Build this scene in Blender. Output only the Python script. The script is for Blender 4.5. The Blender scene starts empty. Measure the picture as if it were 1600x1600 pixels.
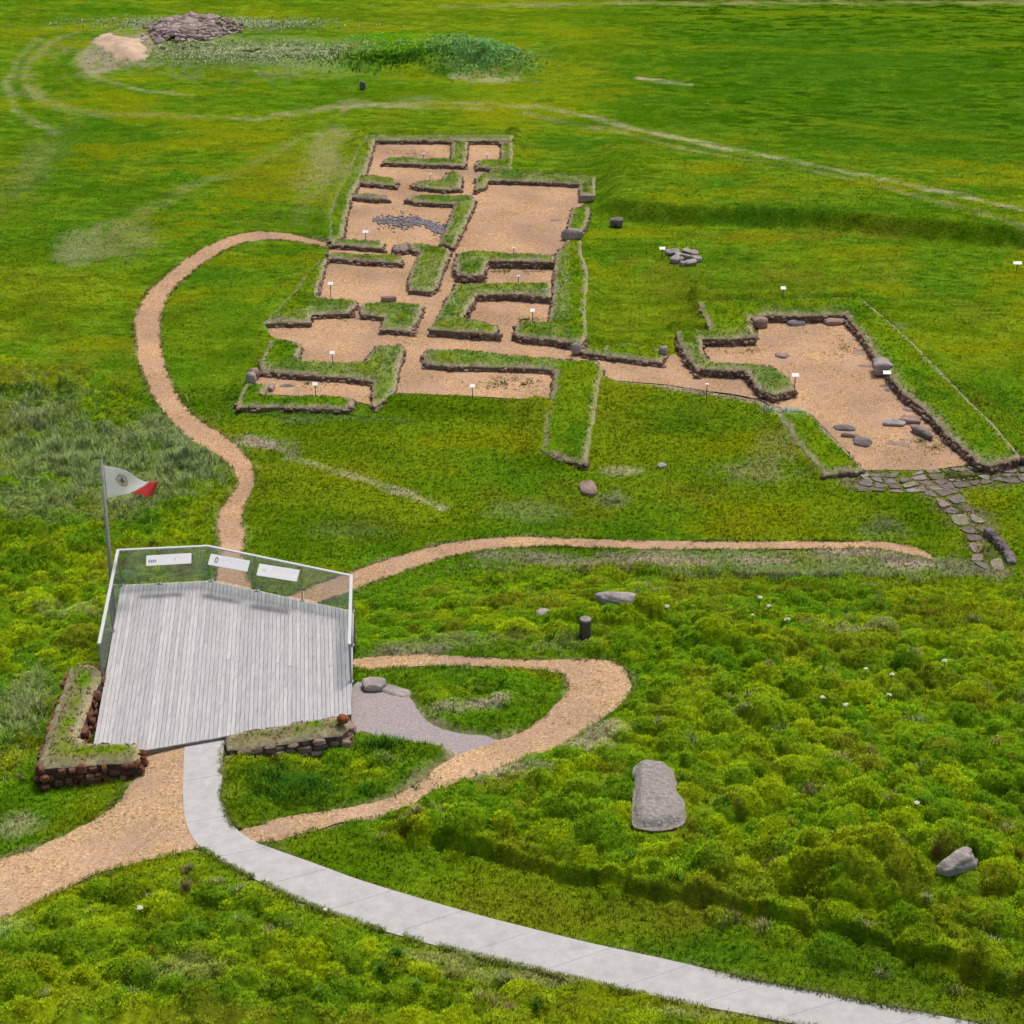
import bpy, math, random
import numpy as np
from mathutils import Vector
from mathutils.geometry import delaunay_2d_cdt

random.seed(7)
rng = np.random.default_rng(11)
S = bpy.context.scene
COL = S.collection

# ------------------------------------------------------------------ camera
FPX, PITCH, CAMZ = 2900.0, math.radians(27.3), 28.0
cd = bpy.data.cameras.new('camera')
cam = bpy.data.objects.new('camera', cd)
COL.objects.link(cam)
cam.location = (0, 0, CAMZ)
cam.rotation_euler = (math.pi / 2 - PITCH, 0, 0)
cd.sensor_width = 36
cd.lens = 36 * FPX / 1600
cd.clip_end = 4000
cd.clip_start = 0.5
S.camera = cam

# ------------------------------------------------------------------ sky and sun
SUN_EL, SUN_AZ = math.radians(66), math.radians(35)      # azimuth from +Y towards +X: beyond the ruins
W = bpy.data.worlds.new('World')
S.world = W
W.use_nodes = True
nt = W.node_tree
sky = nt.nodes.new('ShaderNodeTexSky')
sky.sky_type = 'NISHITA'
sky.sun_disc = False
sky.sun_elevation = SUN_EL
sky.sun_rotation = SUN_AZ
sky.air_density = 1.0
sky.dust_density = 6.0
sky.ozone_density = 1.0
bg = nt.nodes['Background']
bg.inputs['Strength'].default_value = 0.10
nt.links.new(sky.outputs[0], bg.inputs['Color'])
sd = bpy.data.lights.new('sun', 'SUN')
sd.energy = 1.75
sd.angle = math.radians(12)
sd.color = (1.0, 0.95, 0.87)
sun = bpy.data.objects.new('sun', sd)
COL.objects.link(sun)
sdir = Vector((math.sin(SUN_AZ) * math.cos(SUN_EL), math.cos(SUN_AZ) * math.cos(SUN_EL), math.sin(SUN_EL)))
sun.rotation_euler = sdir.to_track_quat('Z', 'Y').to_euler()
S.view_settings.view_transform = 'Standard'
S.view_settings.look = 'None'
S.view_settings.gamma = 1
S.view_settings.exposure = 0.13

# ------------------------------------------------------------------ unprojection of the survey points
CT, ST = math.cos(PITCH), math.sin(PITCH)


def P(px, py, z=0.0):
    u, v = (px - 800) / FPX, (py - 800) / FPX
    dx, dy, dz = u, CT - v * ST, -ST - v * CT
    t = (z - CAMZ) / dz
    return (dx * t, dy * t)


# ------------------------------------------------------------------ numpy noise
def vnoise(x, y, seed=0):
    xi, yi = np.floor(x).astype(np.int64), np.floor(y).astype(np.int64)
    fx, fy = x - xi, y - yi
    fx, fy = fx * fx * (3 - 2 * fx), fy * fy * (3 - 2 * fy)

    def h(a, b):
        n = (a * 374761393 + b * 668265263 + seed * 1442695041) & 0xFFFFFFFF
        n = ((n ^ (n >> 13)) * 1274126177) & 0xFFFFFFFF
        n = ((n ^ (n >> 16)) * 2246822519) & 0xFFFFFFFF
        return ((n ^ (n >> 15)) & 0xFFFFFF) / 16777215.0
    a, b, c, d = h(xi, yi), h(xi + 1, yi), h(xi, yi + 1), h(xi + 1, yi + 1)
    return (a * (1 - fx) + b * fx) * (1 - fy) + (c * (1 - fx) + d * fx) * fy


def fbm(x, y, seed=0, oct=4):
    s, a, t = 0, 1.0, 0
    for i in range(oct):
        s = s + a * vnoise(x * 2 ** i + 13.7 * i, y * 2 ** i - 7.1 * i, seed + i)
        t += a
        a *= 0.55
    return s / t


def sst(a, b, x):
    t = np.clip((x - a) / (b - a), 0, 1)
    return t * t * (3 - 2 * t)


# ------------------------------------------------------------------ the lie of the land
CP = [(0, 640, 0), (200, 300, 0), (200, 100, 0), (0, 0, 0), (1600, 0, 0), (800, 0, 0), (1600, 300, 0.2), (1200, 200, 0),
      (400, 560, 0), (600, 250, 0), (900, 300, 0), (700, 450, 0), (600, 620, 0), (900, 600, 0), (1100, 700, 0), (1200, 500, 0),
      (1500, 720, 0), (1560, 560, 0), (1590, 850, 0), (750, 740, 0), (500, 720, 0), (1050, 800, 0), (1380, 800, 0), (1300, 620, 0),
      (1500, 885, .05), (1300, 865, .05), (1100, 865, .05), (900, 865, .1), (780, 868, .15), (640, 905, .35), (560, 935, .55), (450, 950, .7),
      (700, 950, .9), (900, 950, 1.3), (1100, 950, .9), (1300, 960, .7), (1500, 960, .6), (900, 1000, 2.0), (1100, 1020, 1.9), (1300, 1030, 1.5),
      (1500, 1020, 1.2), (1550, 1120, 1.9), (1000, 1100, 2.15), (1300, 1200, 2.4), (1500, 1300, 2.5), (900, 1150, 2.2), (800, 1060, 2.1),
      (640, 1045, 1.9), (640, 1130, 2.2), (560, 1130, 2.25), (560, 1010, 1.4), (480, 1200, 2.3), (320, 1172, 2.6), (300, 1230, 2.58), (220, 1230, 2.5), (150, 1330, 2.45),
      (0, 1390, 2.4), (110, 1220, 2.3), (40, 1120, 1.9), (50, 1000, 1.3), (100, 930, .9), (40, 850, .45), (20, 740, .25), (120, 700, .1),
      (250, 700, 0), (340, 700, 0), (370, 790, .15), (350, 860, .45), (350, 905, .7), (150, 900, .8), (280, 1000, 1.5), (450, 1050, 1.9), (200, 1120, 2.2), (400, 1120, 2.3),
      (300, 1400, 2.7), (100, 1500, 2.8), (500, 1500, 2.8), (800, 1480, 2.4), (1100, 1560, 2.3), (1500, 1600, 2.2), (600, 1400, 2.5),
      (300, 1590, 2.9), (900, 1590, 2.5), (700, 1250, 2.35), (1100, 1350, 2.5), (1300, 1480, 2.45)]
_c = [(*P(a, b, c), c) for a, b, c in CP] + [(-80, 60, 0), (80, 60, 0), (-80, 130, 0), (80, 130, 0), (0, 200, 0), (-80, 210, 0), (80, 210, 0),
      (-25, 25, 2.4), (25, 25, 2.3), (0, 14, 2.8), (-60, 20, 2), (60, 20, 2), (22, 42, 1.9), (-22, 42, 1.2), (45, 45, .9), (-45, 45, .7)]
_c = np.array(_c)


def _tk(r2):
    return r2 * np.log(r2 + 1e-9)


_n = len(_c)
_A = np.zeros((_n + 3, _n + 3))
_A[:_n, :_n] = _tk((_c[:, None, 0] - _c[None, :, 0]) ** 2 + (_c[:, None, 1] - _c[None, :, 1]) ** 2) + np.eye(_n) * 1.5
_A[:_n, _n] = 1
_A[:_n, _n + 1:] = _c[:, :2]
_A[_n:, :_n] = _A[:_n, _n:].T
_w = np.linalg.solve(_A, np.concatenate([_c[:, 2], [0, 0, 0]]))


def H0(x, y):
    x, y = np.asarray(x, float), np.asarray(y, float)
    xc, yc = np.clip(x, -85, 85), np.clip(y, 12, 215)
    o = _w[_n] + _w[_n + 1] * xc + _w[_n + 2] * yc
    for i in range(_n):
        o = o + _w[i] * _tk((xc - _c[i, 0]) ** 2 + (yc - _c[i, 1]) ** 2)
    # keep the ruin field flat
    flat = sst(58, 55, y) if True else 0
    return o * (1 - (1 - flat) * 0.85)


def G(px, py, dz=0.0):
    z = 1.0
    for i in range(14):
        x, y = P(px, py, z)
        z = 0.4 * z + 0.6 * (float(H0(x, y)) + dz)
    return x, y


def Gs(pts, dz=0.0):
    return [G(a, b, dz) for a, b in pts]


def chaikin(pts, closed=True, n=2):
    for _ in range(n):
        q = []
        m = len(pts)
        for i in range(m if closed else m - 1):
            a, b = pts[i], pts[(i + 1) % m]
            q.append((a[0] * .75 + b[0] * .25, a[1] * .75 + b[1] * .25))
            q.append((a[0] * .25 + b[0] * .75, a[1] * .25 + b[1] * .75))
        if not closed:
            q = [pts[0]] + q + [pts[-1]]
        pts = q
    return pts


# ------------------------------------------------------------------ footprints (survey of the site)
LOOP_A = [(610, 392), (560, 388), (530, 382), (500, 376), (460, 366), (420, 362), (385, 362), (345, 374), (300, 398), (260, 428), (225, 462), (210, 495),
          (210, 530), (218, 570), (235, 615), (262, 655), (300, 690), (335, 708), (365, 730), (372, 752), (360, 775), (340, 800), (337, 830), (343, 856), (345, 880), (330, 925)]
LOOP_B = [(610, 397), (560, 397), (520, 388), (480, 380), (440, 374), (400, 375), (370, 382), (330, 402), (290, 432), (262, 462), (250, 495), (250, 530), (258, 575),
          (275, 615), (290, 638), (315, 658), (350, 680), (380, 705), (400, 735), (398, 760), (385, 785), (378, 810), (383, 840), (380, 860), (380, 885), (395, 925)]
EAST_A = [(420, 945), (480, 918), (550, 893), (590, 878), (650, 860), (700, 848), (760, 840), (830, 838), (950, 844), (1100, 846), (1250, 846), (1350, 846), (1400, 848), (1440, 858), (1464, 871)]
EAST_B = [(430, 970), (510, 938), (580, 911), (640, 890), (700, 870), (760, 859), (850, 852), (950, 857), (1100, 859), (1250, 858), (1350, 856), (1390, 859), (1430, 868), (1455, 876)]
RING = [(545, 1028), (640, 1021), (720, 1026), (800, 1030), (870, 1032), (960, 1030), (976, 1042), (990, 1065), (985, 1090), (950, 1115), (905, 1150), (860, 1178), (800, 1197),
        (740, 1225), (690, 1245), (640, 1268), (580, 1280), (520, 1288), (480, 1300), (430, 1315), (370, 1315), (372, 1296), (400, 1291), (450, 1276), (520, 1265), (590, 1253),
        (630, 1235), (660, 1215), (680, 1190), (720, 1178), (780, 1155), (830, 1135), (860, 1110), (885, 1085), (888, 1062), (875, 1049), (800, 1044), (720, 1040), (640, 1042), (545, 1047)]
GRAVEL = [(545, 1062), (600, 1066), (640, 1084), (655, 1115), (700, 1140), (790, 1150), (760, 1180), (715, 1182), (670, 1165), (640, 1170), (600, 1156), (575, 1142), (545, 1145)]
CHIPS_SW = [(215, 1165), (295, 1160), (290, 1260), (310, 1325), (230, 1345), (150, 1365), (90, 1395), (0, 1438), (-90, 1480), (-90, 1370), (0, 1342), (60, 1325), (140, 1285), (190, 1250), (216, 1210), (214, 1190)]
CONC_L = [(289, 1163), (286, 1210), (286, 1260), (292, 1295), (312, 1325), (345, 1348), (400, 1375), (470, 1410), (560, 1443), (650, 1470), (750, 1495), (850, 1520), (950, 1543), (1060, 1567), (1150, 1585), (1250, 1603), (1450, 1642), (1600, 1672)]
CONC_R = [(351, 1154), (348, 1200), (347, 1240), (350, 1262), (362, 1290), (390, 1315), (440, 1335), (500, 1358), (560, 1383), (650, 1412), (750, 1440), (850, 1462), (950, 1484), (1060, 1507), (1200, 1536), (1325, 1560), (1475, 1590), (1600, 1614), (1720, 1640)]
FLOOR_MAIN = [(578, 213), (795, 213), (797, 258), (760, 272), (925, 277), (925, 306), (908, 322), (898, 360), (890, 420), (890, 530), (942, 556), (938, 576), (868, 576), (857, 627), (740, 619), (616, 614),
              (582, 634), (545, 624), (400, 615), (390, 592), (405, 575), (460, 575), (474, 545), (455, 533), (425, 528), (412, 507), (480, 492), (497, 458), (512, 395), (530, 378), (552, 300)]
FLOOR_EAST = [(1185, 493), (1322, 491), (1375, 560), (1415, 615), (1484, 680), (1533, 724), (1450, 735), (1350, 735), (1268, 648), (1210, 636), (1185, 624), (1150, 617), (1090, 609), (1040, 601),
              (945, 594), (930, 576), (935, 558), (1030, 570), (1050, 554), (1070, 556), (1090, 530), (1185, 528)]
DZ = 2.65
DECK = [P(a, b, DZ) for a, b in [(142, 1187), (189, 914), (330, 907), (553, 955), (549, 1116)]]
loop_w = chaikin(Gs(LOOP_A), False, 1) + chaikin(Gs(LOOP_B), False, 1)[::-1]
east_w = chaikin(Gs(EAST_A), False, 1) + chaikin(Gs(EAST_B), False, 1)[::-1]
ring_w = chaikin(Gs(RING), True, 1)
gravel_w = chaikin(Gs(GRAVEL), True, 1)
sw_w = Gs(CHIPS_SW)
concL, concR = chaikin(Gs(CONC_L), False, 2), chaikin(Gs(CONC_R), False, 2)
conc_w = concL + concR[::-1]
fm_w, fe_w = [P(a, b, 0) for a, b in FLOOR_MAIN], [P(a, b, 0) for a, b in FLOOR_EAST]

# ------------------------------------------------------------------ masks on a 10 cm raster
RX0, RX1, RY0, RY1, RS = -48.0, 48.0, 22.0, 152.0, 0.1
NXR, NYR = int((RX1 - RX0) / RS), int((RY1 - RY0) / RS)


def polymask(poly, out=None, val=1.0):
    if out is None:
        out = np.zeros((NYR, NXR), np.float32)
    pa = np.array(poly)
    x0, x1 = int((pa[:, 0].min() - RX0) / RS) - 1, int((pa[:, 0].max() - RX0) / RS) + 2
    y0, y1 = int((pa[:, 1].min() - RY0) / RS) - 1, int((pa[:, 1].max() - RY0) / RS) + 2
    x0, y0, x1, y1 = max(x0, 0), max(y0, 0), min(x1, NXR), min(y1, NYR)
    X = RX0 + (np.arange(x0, x1) + .5) * RS
    Y = RY0 + (np.arange(y0, y1) + .5) * RS
    X, Y = np.meshgrid(X, Y)
    ins = np.zeros(X.shape, bool)
    m = len(pa)
    for i in range(m):
        ax, ay = pa[i]
        bx, by = pa[(i + 1) % m]
        if ay == by:
            continue
        c = ((Y > ay) != (Y > by)) & (X < (bx - ax) * (Y - ay) / (by - ay) + ax)
        ins ^= c
    sub = out[y0:y1, x0:x1]
    sub[ins] = val
    return out


def blur(a, r):
    k = max(1, int(round(r / RS)))
    for _ in range(2):
        for ax in (0, 1):
            c = np.cumsum(np.pad(a, [(k + 1, k) if i == ax else (0, 0) for i in (0, 1)], mode='edge'), axis=ax, dtype=np.float64)
            n = a.shape[ax]
            hi = np.take(c, np.arange(2 * k + 1, 2 * k + 1 + n), axis=ax)
            lo = np.take(c, np.arange(0, n), axis=ax)
            a = ((hi - lo) / (2 * k + 1)).astype(np.float32)
    return a


def samp(a, x, y):
    u = np.clip((np.asarray(x) - RX0) / RS - .5, 0, NXR - 1.001)
    v = np.clip((np.asarray(y) - RY0) / RS - .5, 0, NYR - 1.001)
    i, j = u.astype(np.int64), v.astype(np.int64)
    fu, fv = u - i, v - j
    return (a[j, i] * (1 - fu) + a[j, i + 1] * fu) * (1 - fv) + (a[j + 1, i] * (1 - fu) + a[j + 1, i + 1] * fu) * fv


M = polymask(loop_w)
for p in (east_w, ring_w, gravel_w, sw_w, conc_w, fm_w, fe_w):
    polymask(p, M)
MCONC = polymask(conc_w)
_dc = np.mean(np.array(DECK), 0)
MDECK = polymask([tuple(_dc + (np.array(p) - _dc) * .96) for p in DECK])
MP = M.copy()
M_s, M_m = blur(M, .1), blur(M, .35)
M = np.maximum(M, MDECK)
MD_s = blur(MDECK, .15)

# rough, hummocky ground: amplitude raster
AMP = np.zeros((NYR, NXR), np.float32)
polymask(Gs([(470, 990), (640, 930), (760, 905), (1000, 900), (1300, 905), (1500, 920), (1600, 930), (1900, 960), (1900, 1650), (1600, 1555), (1300, 1480), (1000, 1395), (650, 1322), (520, 1300), (700, 1240),
             (900, 1170), (1000, 1070), (960, 1020), (700, 1010), (560, 1015)]), AMP, 1.0)
polymask(Gs([(560, 990), (640, 930), (760, 900), (1000, 895), (1600, 925), (1700, 960), (1600, 1010), (1300, 985), (1150, 965), (1000, 950), (850, 1010), (560, 1015)]), AMP, .45)
polymask(Gs([(-90, 1480), (100, 1400), (300, 1345), (400, 1385), (560, 1455), (800, 1520), (1200, 1610), (1200, 1750), (-90, 1750)]), AMP, .7)
polymask(Gs([(-90, 540), (200, 600), (300, 720), (345, 800), (330, 920), (190, 930), (130, 1050), (60, 1180), (-90, 1300)]), AMP, .65)
polymask(Gs([(650, 1045), (870, 1050), (880, 1080), (800, 1140), (700, 1140), (640, 1090)]), AMP, .35)
polymask(Gs([(352, 1185), (560, 1165), (690, 1180), (650, 1230), (520, 1262), (370, 1290)]), AMP, .4)
AMP = blur(AMP, .5) * (1 - blur(M, .25))
AMP = AMP * np.clip(1 - 2.6 * blur(M, .6), 0, 1)
_vg = polymask(Gs([(420, 1310), (560, 1300), (650, 1332), (760, 1357), (880, 1386), (1000, 1412), (1150, 1446), (1300, 1484), (1450, 1528), (1620, 1582), (1700, 1620), (1500, 1600), (1200, 1540), (800, 1450), (560, 1383), (440, 1335)]))
AMP = AMP * (1 - .92 * blur(_vg, .2))
AMP = AMP * (1 - .8 * blur(polymask([P(a, b, 2.7) for a, b in [(1440, 1392), (1450, 1366), (1530, 1350), (1545, 1362), (1500, 1398)]]), .15))
AMP = AMP * (1 - .75 * blur(polymask([P(a, b, 3.1) for a, b in [(980, 1175), (1080, 1190), (1085, 1300), (975, 1300)]]), .2))

# hummocks: union of mossy domes on a 5 cm raster
HX0, HX1, HY0, HY1, HS = -22.0, 22.0, 24.0, 68.0, 0.05
NXH, NYH = int((HX1 - HX0) / HS), int((HY1 - HY0) / HS)
HUM = np.zeros((NYH, NXH), np.float32)
HTINT = np.full((NYH, NXH), .5, np.float32)
DX = np.empty((0, 3))
_buf = []
for k in range(34000):
    cx, cy = rng.uniform(HX0, HX1), rng.uniform(HY0, HY1)
    if abs(cx) > cy * .36 + 3:
        continue
    am = float(samp(AMP, cx, cy))
    if am < .06:
        continue
    r = rng.uniform(.30, .62) if k < 3000 else rng.uniform(.12, .36)
    if len(_buf):
        if k % 60 == 0 or len(DX) < 60:
            DX = np.array(_buf)
        q = DX
        if len(q) and (np.hypot(q[:, 0] - cx, q[:, 1] - cy) < .54 * (q[:, 2] + r)).any():
            continue
        if any(math.hypot(u_ - cx, v_ - cy) < .54 * (w_ + r) for u_, v_, w_ in _buf[len(DX):]):
            continue
    _buf.append((cx, cy, r))
    h = r * rng.uniform(.65, 1.15) * (.3 + .7 * am)
    ell, an = rng.uniform(.7, 1.2), rng.uniform(0, math.pi)
    i0, i1 = max(int((cx - r * 1.3 - HX0) / HS), 0), min(int((cx + r * 1.3 - HX0) / HS) + 1, NXH)
    j0, j1 = max(int((cy - r * 1.3 - HY0) / HS), 0), min(int((cy + r * 1.3 - HY0) / HS) + 1, NYH)
    if i1 <= i0 or j1 <= j0:
        continue
    X, Y = np.meshgrid(HX0 + np.arange(i0, i1) * HS - cx, HY0 + np.arange(j0, j1) * HS - cy)
    u, v = (X * math.cos(an) + Y * math.sin(an)) / ell, (-X * math.sin(an) + Y * math.cos(an))
    d = (u * u + v * v) / (r * r)
    d = d * (.7 + .6 * vnoise((X + cx) * 5.5, (Y + cy) * 5.5, 3)) + .12 * (vnoise((X + cx) * 12, (Y + cy) * 12, 4) - .5)
    z = h * np.clip(1 - d, 0, 1) ** .62
    sub = HUM[j0:j1, i0:i1]
    m = z > sub
    sub[m] = z[m]
    HTINT[j0:j1, i0:i1][m] = rng.random()


def samph(a, x, y):
    x, y = np.asarray(x, float), np.asarray(y, float)
    u, v = (x - HX0) / HS, (y - HY0) / HS
    ok = (u > 0) & (v > 0) & (u < NXH - 1.01) & (v < NYH - 1.01)
    u, v = np.clip(u, 0, NXH - 1.01), np.clip(v, 0, NYH - 1.01)
    i, j = u.astype(np.int64), v.astype(np.int64)
    fu, fv = u - i, v - j
    r = (a[j, i] * (1 - fu) + a[j, i + 1] * fu) * (1 - fv) + (a[j + 1, i] * (1 - fu) + a[j + 1, i + 1] * fu) * fv
    return np.where(ok, r, 0)


def seg_d(x, y, pts):
    """distance to a polyline and signed side (+ = left of travel)"""
    best = np.full(np.shape(x), 1e9)
    side = np.zeros(np.shape(x))
    for (ax, ay), (bx, by) in zip(pts[:-1], pts[1:]):
        ex, ey = bx - ax, by - ay
        L = ex * ex + ey * ey + 1e-9
        t = np.clip(((x - ax) * ex + (y - ay) * ey) / L, 0, 1)
        d = np.hypot(x - ax - t * ex, y - ay - t * ey)
        m = d < best
        best = np.where(m, d, best)
        side = np.where(m, np.sign(ex * (y - ay) - ey * (x - ax)), side)
    return best, side


BANK = Gs([(560, 1290), (650, 1325), (760, 1350), (880, 1378), (1000, 1403), (1150, 1435), (1300, 1472), (1450, 1515), (1620, 1568), (1750, 1610)])
LEDGE = Gs([(930, 336), (1000, 350), (1150, 356), (1300, 362), (1450, 375), (1620, 392), (1700, 398)])
# soil banked up against the walls: (polyline, height, half width)
BERMS = [(Gs([(1092, 468), (1110, 510), (1060, 513)]), .3, .6),
         (Gs([(497, 400), (475, 430), (452, 462), (425, 492), (400, 520), (395, 550)]), .22, 1.2),
         (Gs([(570, 212), (548, 262), (524, 318), (512, 370)]), .22, 1.0),
         (Gs([(1092, 466), (1220, 463), (1345, 460), (1388, 496), (1426, 531), (1470, 575), (1509, 616), (1555, 660), (1600, 712)]), .30, .9),
         (Gs([(620, 630), (700, 636), (850, 642)]), .24, .95), (Gs([(1208, 642), (1230, 672), (1252, 702), (1284, 740)]), .16, .6),
         (Gs([(842, 640), (840, 700), (880, 722)]), .2, .9),
         (Gs([(762, 268), (850, 270), (930, 272)]), .22, .8),
         (Gs([(572, 207), (800, 208)]), .22, .8), (Gs([(804, 210), (802, 262)]), .2, .7),
         (Gs([(912, 392), (921, 418), (922, 440), (919, 480), (920, 520), (911, 536)]), .26, .7),
         (Gs([(945, 574), (940, 600), (933, 650), (924, 700), (919, 722)]), .19, .7), (Gs([(945, 532), (985, 531), (1030, 539)]), .2, .6),
         (Gs([(370, 636), (450, 640), (545, 640)]), .10, .8), (Gs([(386, 590), (372, 620)]), .2, .7)]
MOUNDS = [(650, 84, 130, 32, .7), (400, 85, 240, 32, .45), (735, 96, 98, 22, .55), (185, 80, 55, 24, .25), (300, 64, 80, 24, .4), (790, 100, 45, 16, .35),
          (1335, 1395, 100, 46, .95), (1500, 1350, 70, 26, .4), (960, 975, 110, 24, .5), (1170, 1010, 160, 30, .35)]


def TH(x, y, rough=True):
    """height of the grass surface"""
    z = H0(x, y)
    md = samp(M_s, x, y)
    z = z - .05 * sst(.25, .9, md)
    # step at the bank beside the concrete path
    d, s = seg_d(x, y, BANK)
    d = np.maximum(d * s + .35 * (fbm(x / .9, y / .9, 7, 3) - .5), 0)
    k = sst(0, .16, d) * sst(7, 2.5, d) * (y < 50)
    endf = sst(BANK[0][0] - .2, BANK[0][0] + 2.5, x)
    w = fbm(x / .7, y / .7, 5, 2)
    z = z + .34 * k * (.7 + .6 * w) * endf * (1 - samp(M_s, x, y))
    # low terrace north of the east building
    d, s = seg_d(x, y, LEDGE)
    ln = np.where(s > 0, sst(0, .9, d), 0) * sst(16, 3, d) * sst(LEDGE[0][0] - .2, LEDGE[0][0] + 1.5, x)
    z = z + .8 * ln
    for pl, h, hw in BERMS:
        d, s = seg_d(x, y, pl)
        z = z + h * sst(hw, .15, d) * (1 - sst(.2, .8, samp(MP_s, x, y)))
    for a, b, rx, ry, h in MOUNDS:
        cx, cy = G(a, b)
        sc = math.hypot(CAMZ, cy) / FPX
        ryw = ry * sc / (CAMZ / math.hypot(CAMZ, cy))
        q = ((x - cx) / (rx * sc)) ** 2 + ((y - cy) / ryw) ** 2
        z = z + h * np.clip(1 - q, 0, 1) ** .6 * (.8 + .4 * fbm(x / 1.3, y / 1.3, 9, 2))
    z = z - np.where(y > 38.5, .9, .35) * samp(MD_s, x, y)
    if rough:
        z = z + samph(HUM, x, y)
        far = 1 - sst(.3, .8, samp(M_m, x, y))
        z = z + far * (.10 * (fbm(x / 2.2, y / 2.2, 21, 3) - .5) + .05 * (fbm(x / .5, y / .5, 31, 2) - .5))
        z = z + far * samp(AMP, x, y) * .35 * (fbm(x / 2.6, y / 2.6, 41, 2) - .5)
    return z


MP_s = blur(MP, .15)

# ------------------------------------------------------------------ what grows where (true surface colours)
LUSH, YEL, DRK, OLV = np.array([.098, .210, .006]), np.array([.175, .240, .006]), np.array([.046, .140, .005]), np.array([.165, .170, .010])
STRAW, GREY, DRY, SOIL = np.array([.46, .42, .22]), np.array([.22, .27, .10]), np.array([.29, .28, .10]), np.array([.38, .31, .21])
BLOBS = [  # px, py, rx, ry, colour, strength   (patches of dry, pale or darker growth)
    (500, 250, 38, 70, DRY, .8), (540, 300, 30, 45, DRY, .4), (430, 270, 60, 40, OLV, .5), (130, 385, 50, 26, STRAW, .6), (200, 375, 60, 30, DRY, .5),
    (60, 250, 40, 60, DRY, .35), (1180, 740, 70, 22, DRY, .6), (1210, 700, 45, 25, DRY, .5), (1100, 770, 90, 20, OLV, .5), (975, 735, 30, 8, STRAW, .6),
    (1060, 440, 60, 60, OLV, .55), (1250, 440, 120, 30, OLV, .5), (250, 680, 80, 40, GREY, .7), (130, 720, 120, 50, GREY, .75), (60, 640, 60, 30, GREY, .4), (300, 720, 60, 50, GREY, .6),
    (200, 780, 70, 40, GREY, .5), (60, 790, 80, 35, GREY, .5), (40, 1090, 40, 60, GREY, .5), (100, 960, 60, 18, GREY, .5), (60, 880, 50, 30, DRK, .5),
    (1300, 885, 260, 20, GREY, .75), (1000, 880, 180, 16, DRY, .7), (850, 872, 90, 14, DRY, .7), (1480, 880, 80, 14, SOIL, .7), (1340, 990, 90, 9, DRY, .7),
    (700, 1010, 120, 14, DRY, .6), (650, 1020, 60, 8, SOIL, .7), (860, 1010, 60, 12, DRY, .4), (900, 1175, 70, 22, SOIL, .7), (760, 1220, 90, 24, SOIL, .75), (950, 1150, 40, 20, SOIL, .6),
    (700, 1110, 50, 14, SOIL, .6), (770, 1105, 30, 10, SOIL, .7), (760, 1060, 60, 30, DRK, .4), (480, 1230, 110, 35, DRK, .75), (600, 1190, 70, 25, DRK, .6), (420, 1265, 60, 20, DRK, .6),
    (420, 1370, 60, 20, SOIL, .4), (30, 1290, 30, 20, STRAW, .45), (150, 1240, 60, 25, YEL, .4), (1000, 1430, 380, 22, OLV, .5), (1150, 1500, 400, 30, DRK, .55), (800, 1400, 150, 20, OLV, .4),
    (700, 1500, 80, 12, DRY, .5), (900, 1530, 160, 14, DRY, .6), (1100, 1590, 120, 12, DRY, .6), (300, 1520, 60, 20, DRY, .4), (150, 1480, 200, 30, DRK, .5), (350, 1440, 160, 30, DRK, .5), (500, 1560, 200, 30, DRK, .5), (850, 1570, 120, 18, OLV, .4), (480, 700, 90, 26, YEL, .35), (760, 1010, 200, 20, DRK, .3), (10, 1450, 30, 30, GREY, .5),
    (400, 90, 260, 26, GREY, .7), (300, 40, 200, 12, GREY, .7), (640, 82, 130, 30, np.array([.085, .25, .006]), .95), (750, 95, 90, 26, GREY, .35), (760, 122, 80, 7, STRAW, .6), (650, 155, 50, 6, STRAW, .6), (560, 160, 30, 5, STRAW, .6),
    (185, 78, 70, 34, SOIL, .8), (1300, 100, 380, 70, DRK, .75), (1450, 200, 220, 70, DRK, .5), (150, 230, 120, 50, DRK, .6), (60, 330, 120, 40, DRK, .4), (880, 230, 60, 25, DRK, .5), (1250, 350, 250, 8, DRK, .6),
    (1250, 368, 250, 8, OLV, .6), (330, 420, 60, 30, DRK, .5), (380, 480, 60, 60, LUSH, .6), (1380, 820, 40, 22, GREY, .45), (250, 480, 30, 60, LUSH, .3), (400, 690, 50, 12, GREY, .5), (960, 780, 30, 14, GREY, .6),
    (1240, 645, 34, 12, np.array([.42, .48, .33]), .85), (1400, 520, 24, 8, GREY, .6), (540, 830, 60, 16, GREY, .35), (820, 800, 60, 16, GREY, .35), (650, 470, 100, 100, OLV, 0.),
    (60, 470, 80, 40, OLV, .4), (1335, 1378, 115, 44, np.array([.21, .28, .006]), .9), (60, 590, 90, 22, OLV, .55), (40, 620, 60, 12, DRK, .6), (210, 570, 30, 60, OLV, .4), (330, 650, 30, 40, OLV, .3), (1500, 650, 70, 50, OLV, .3), (1050, 660, 70, 40, DRK, .25)]
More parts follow.
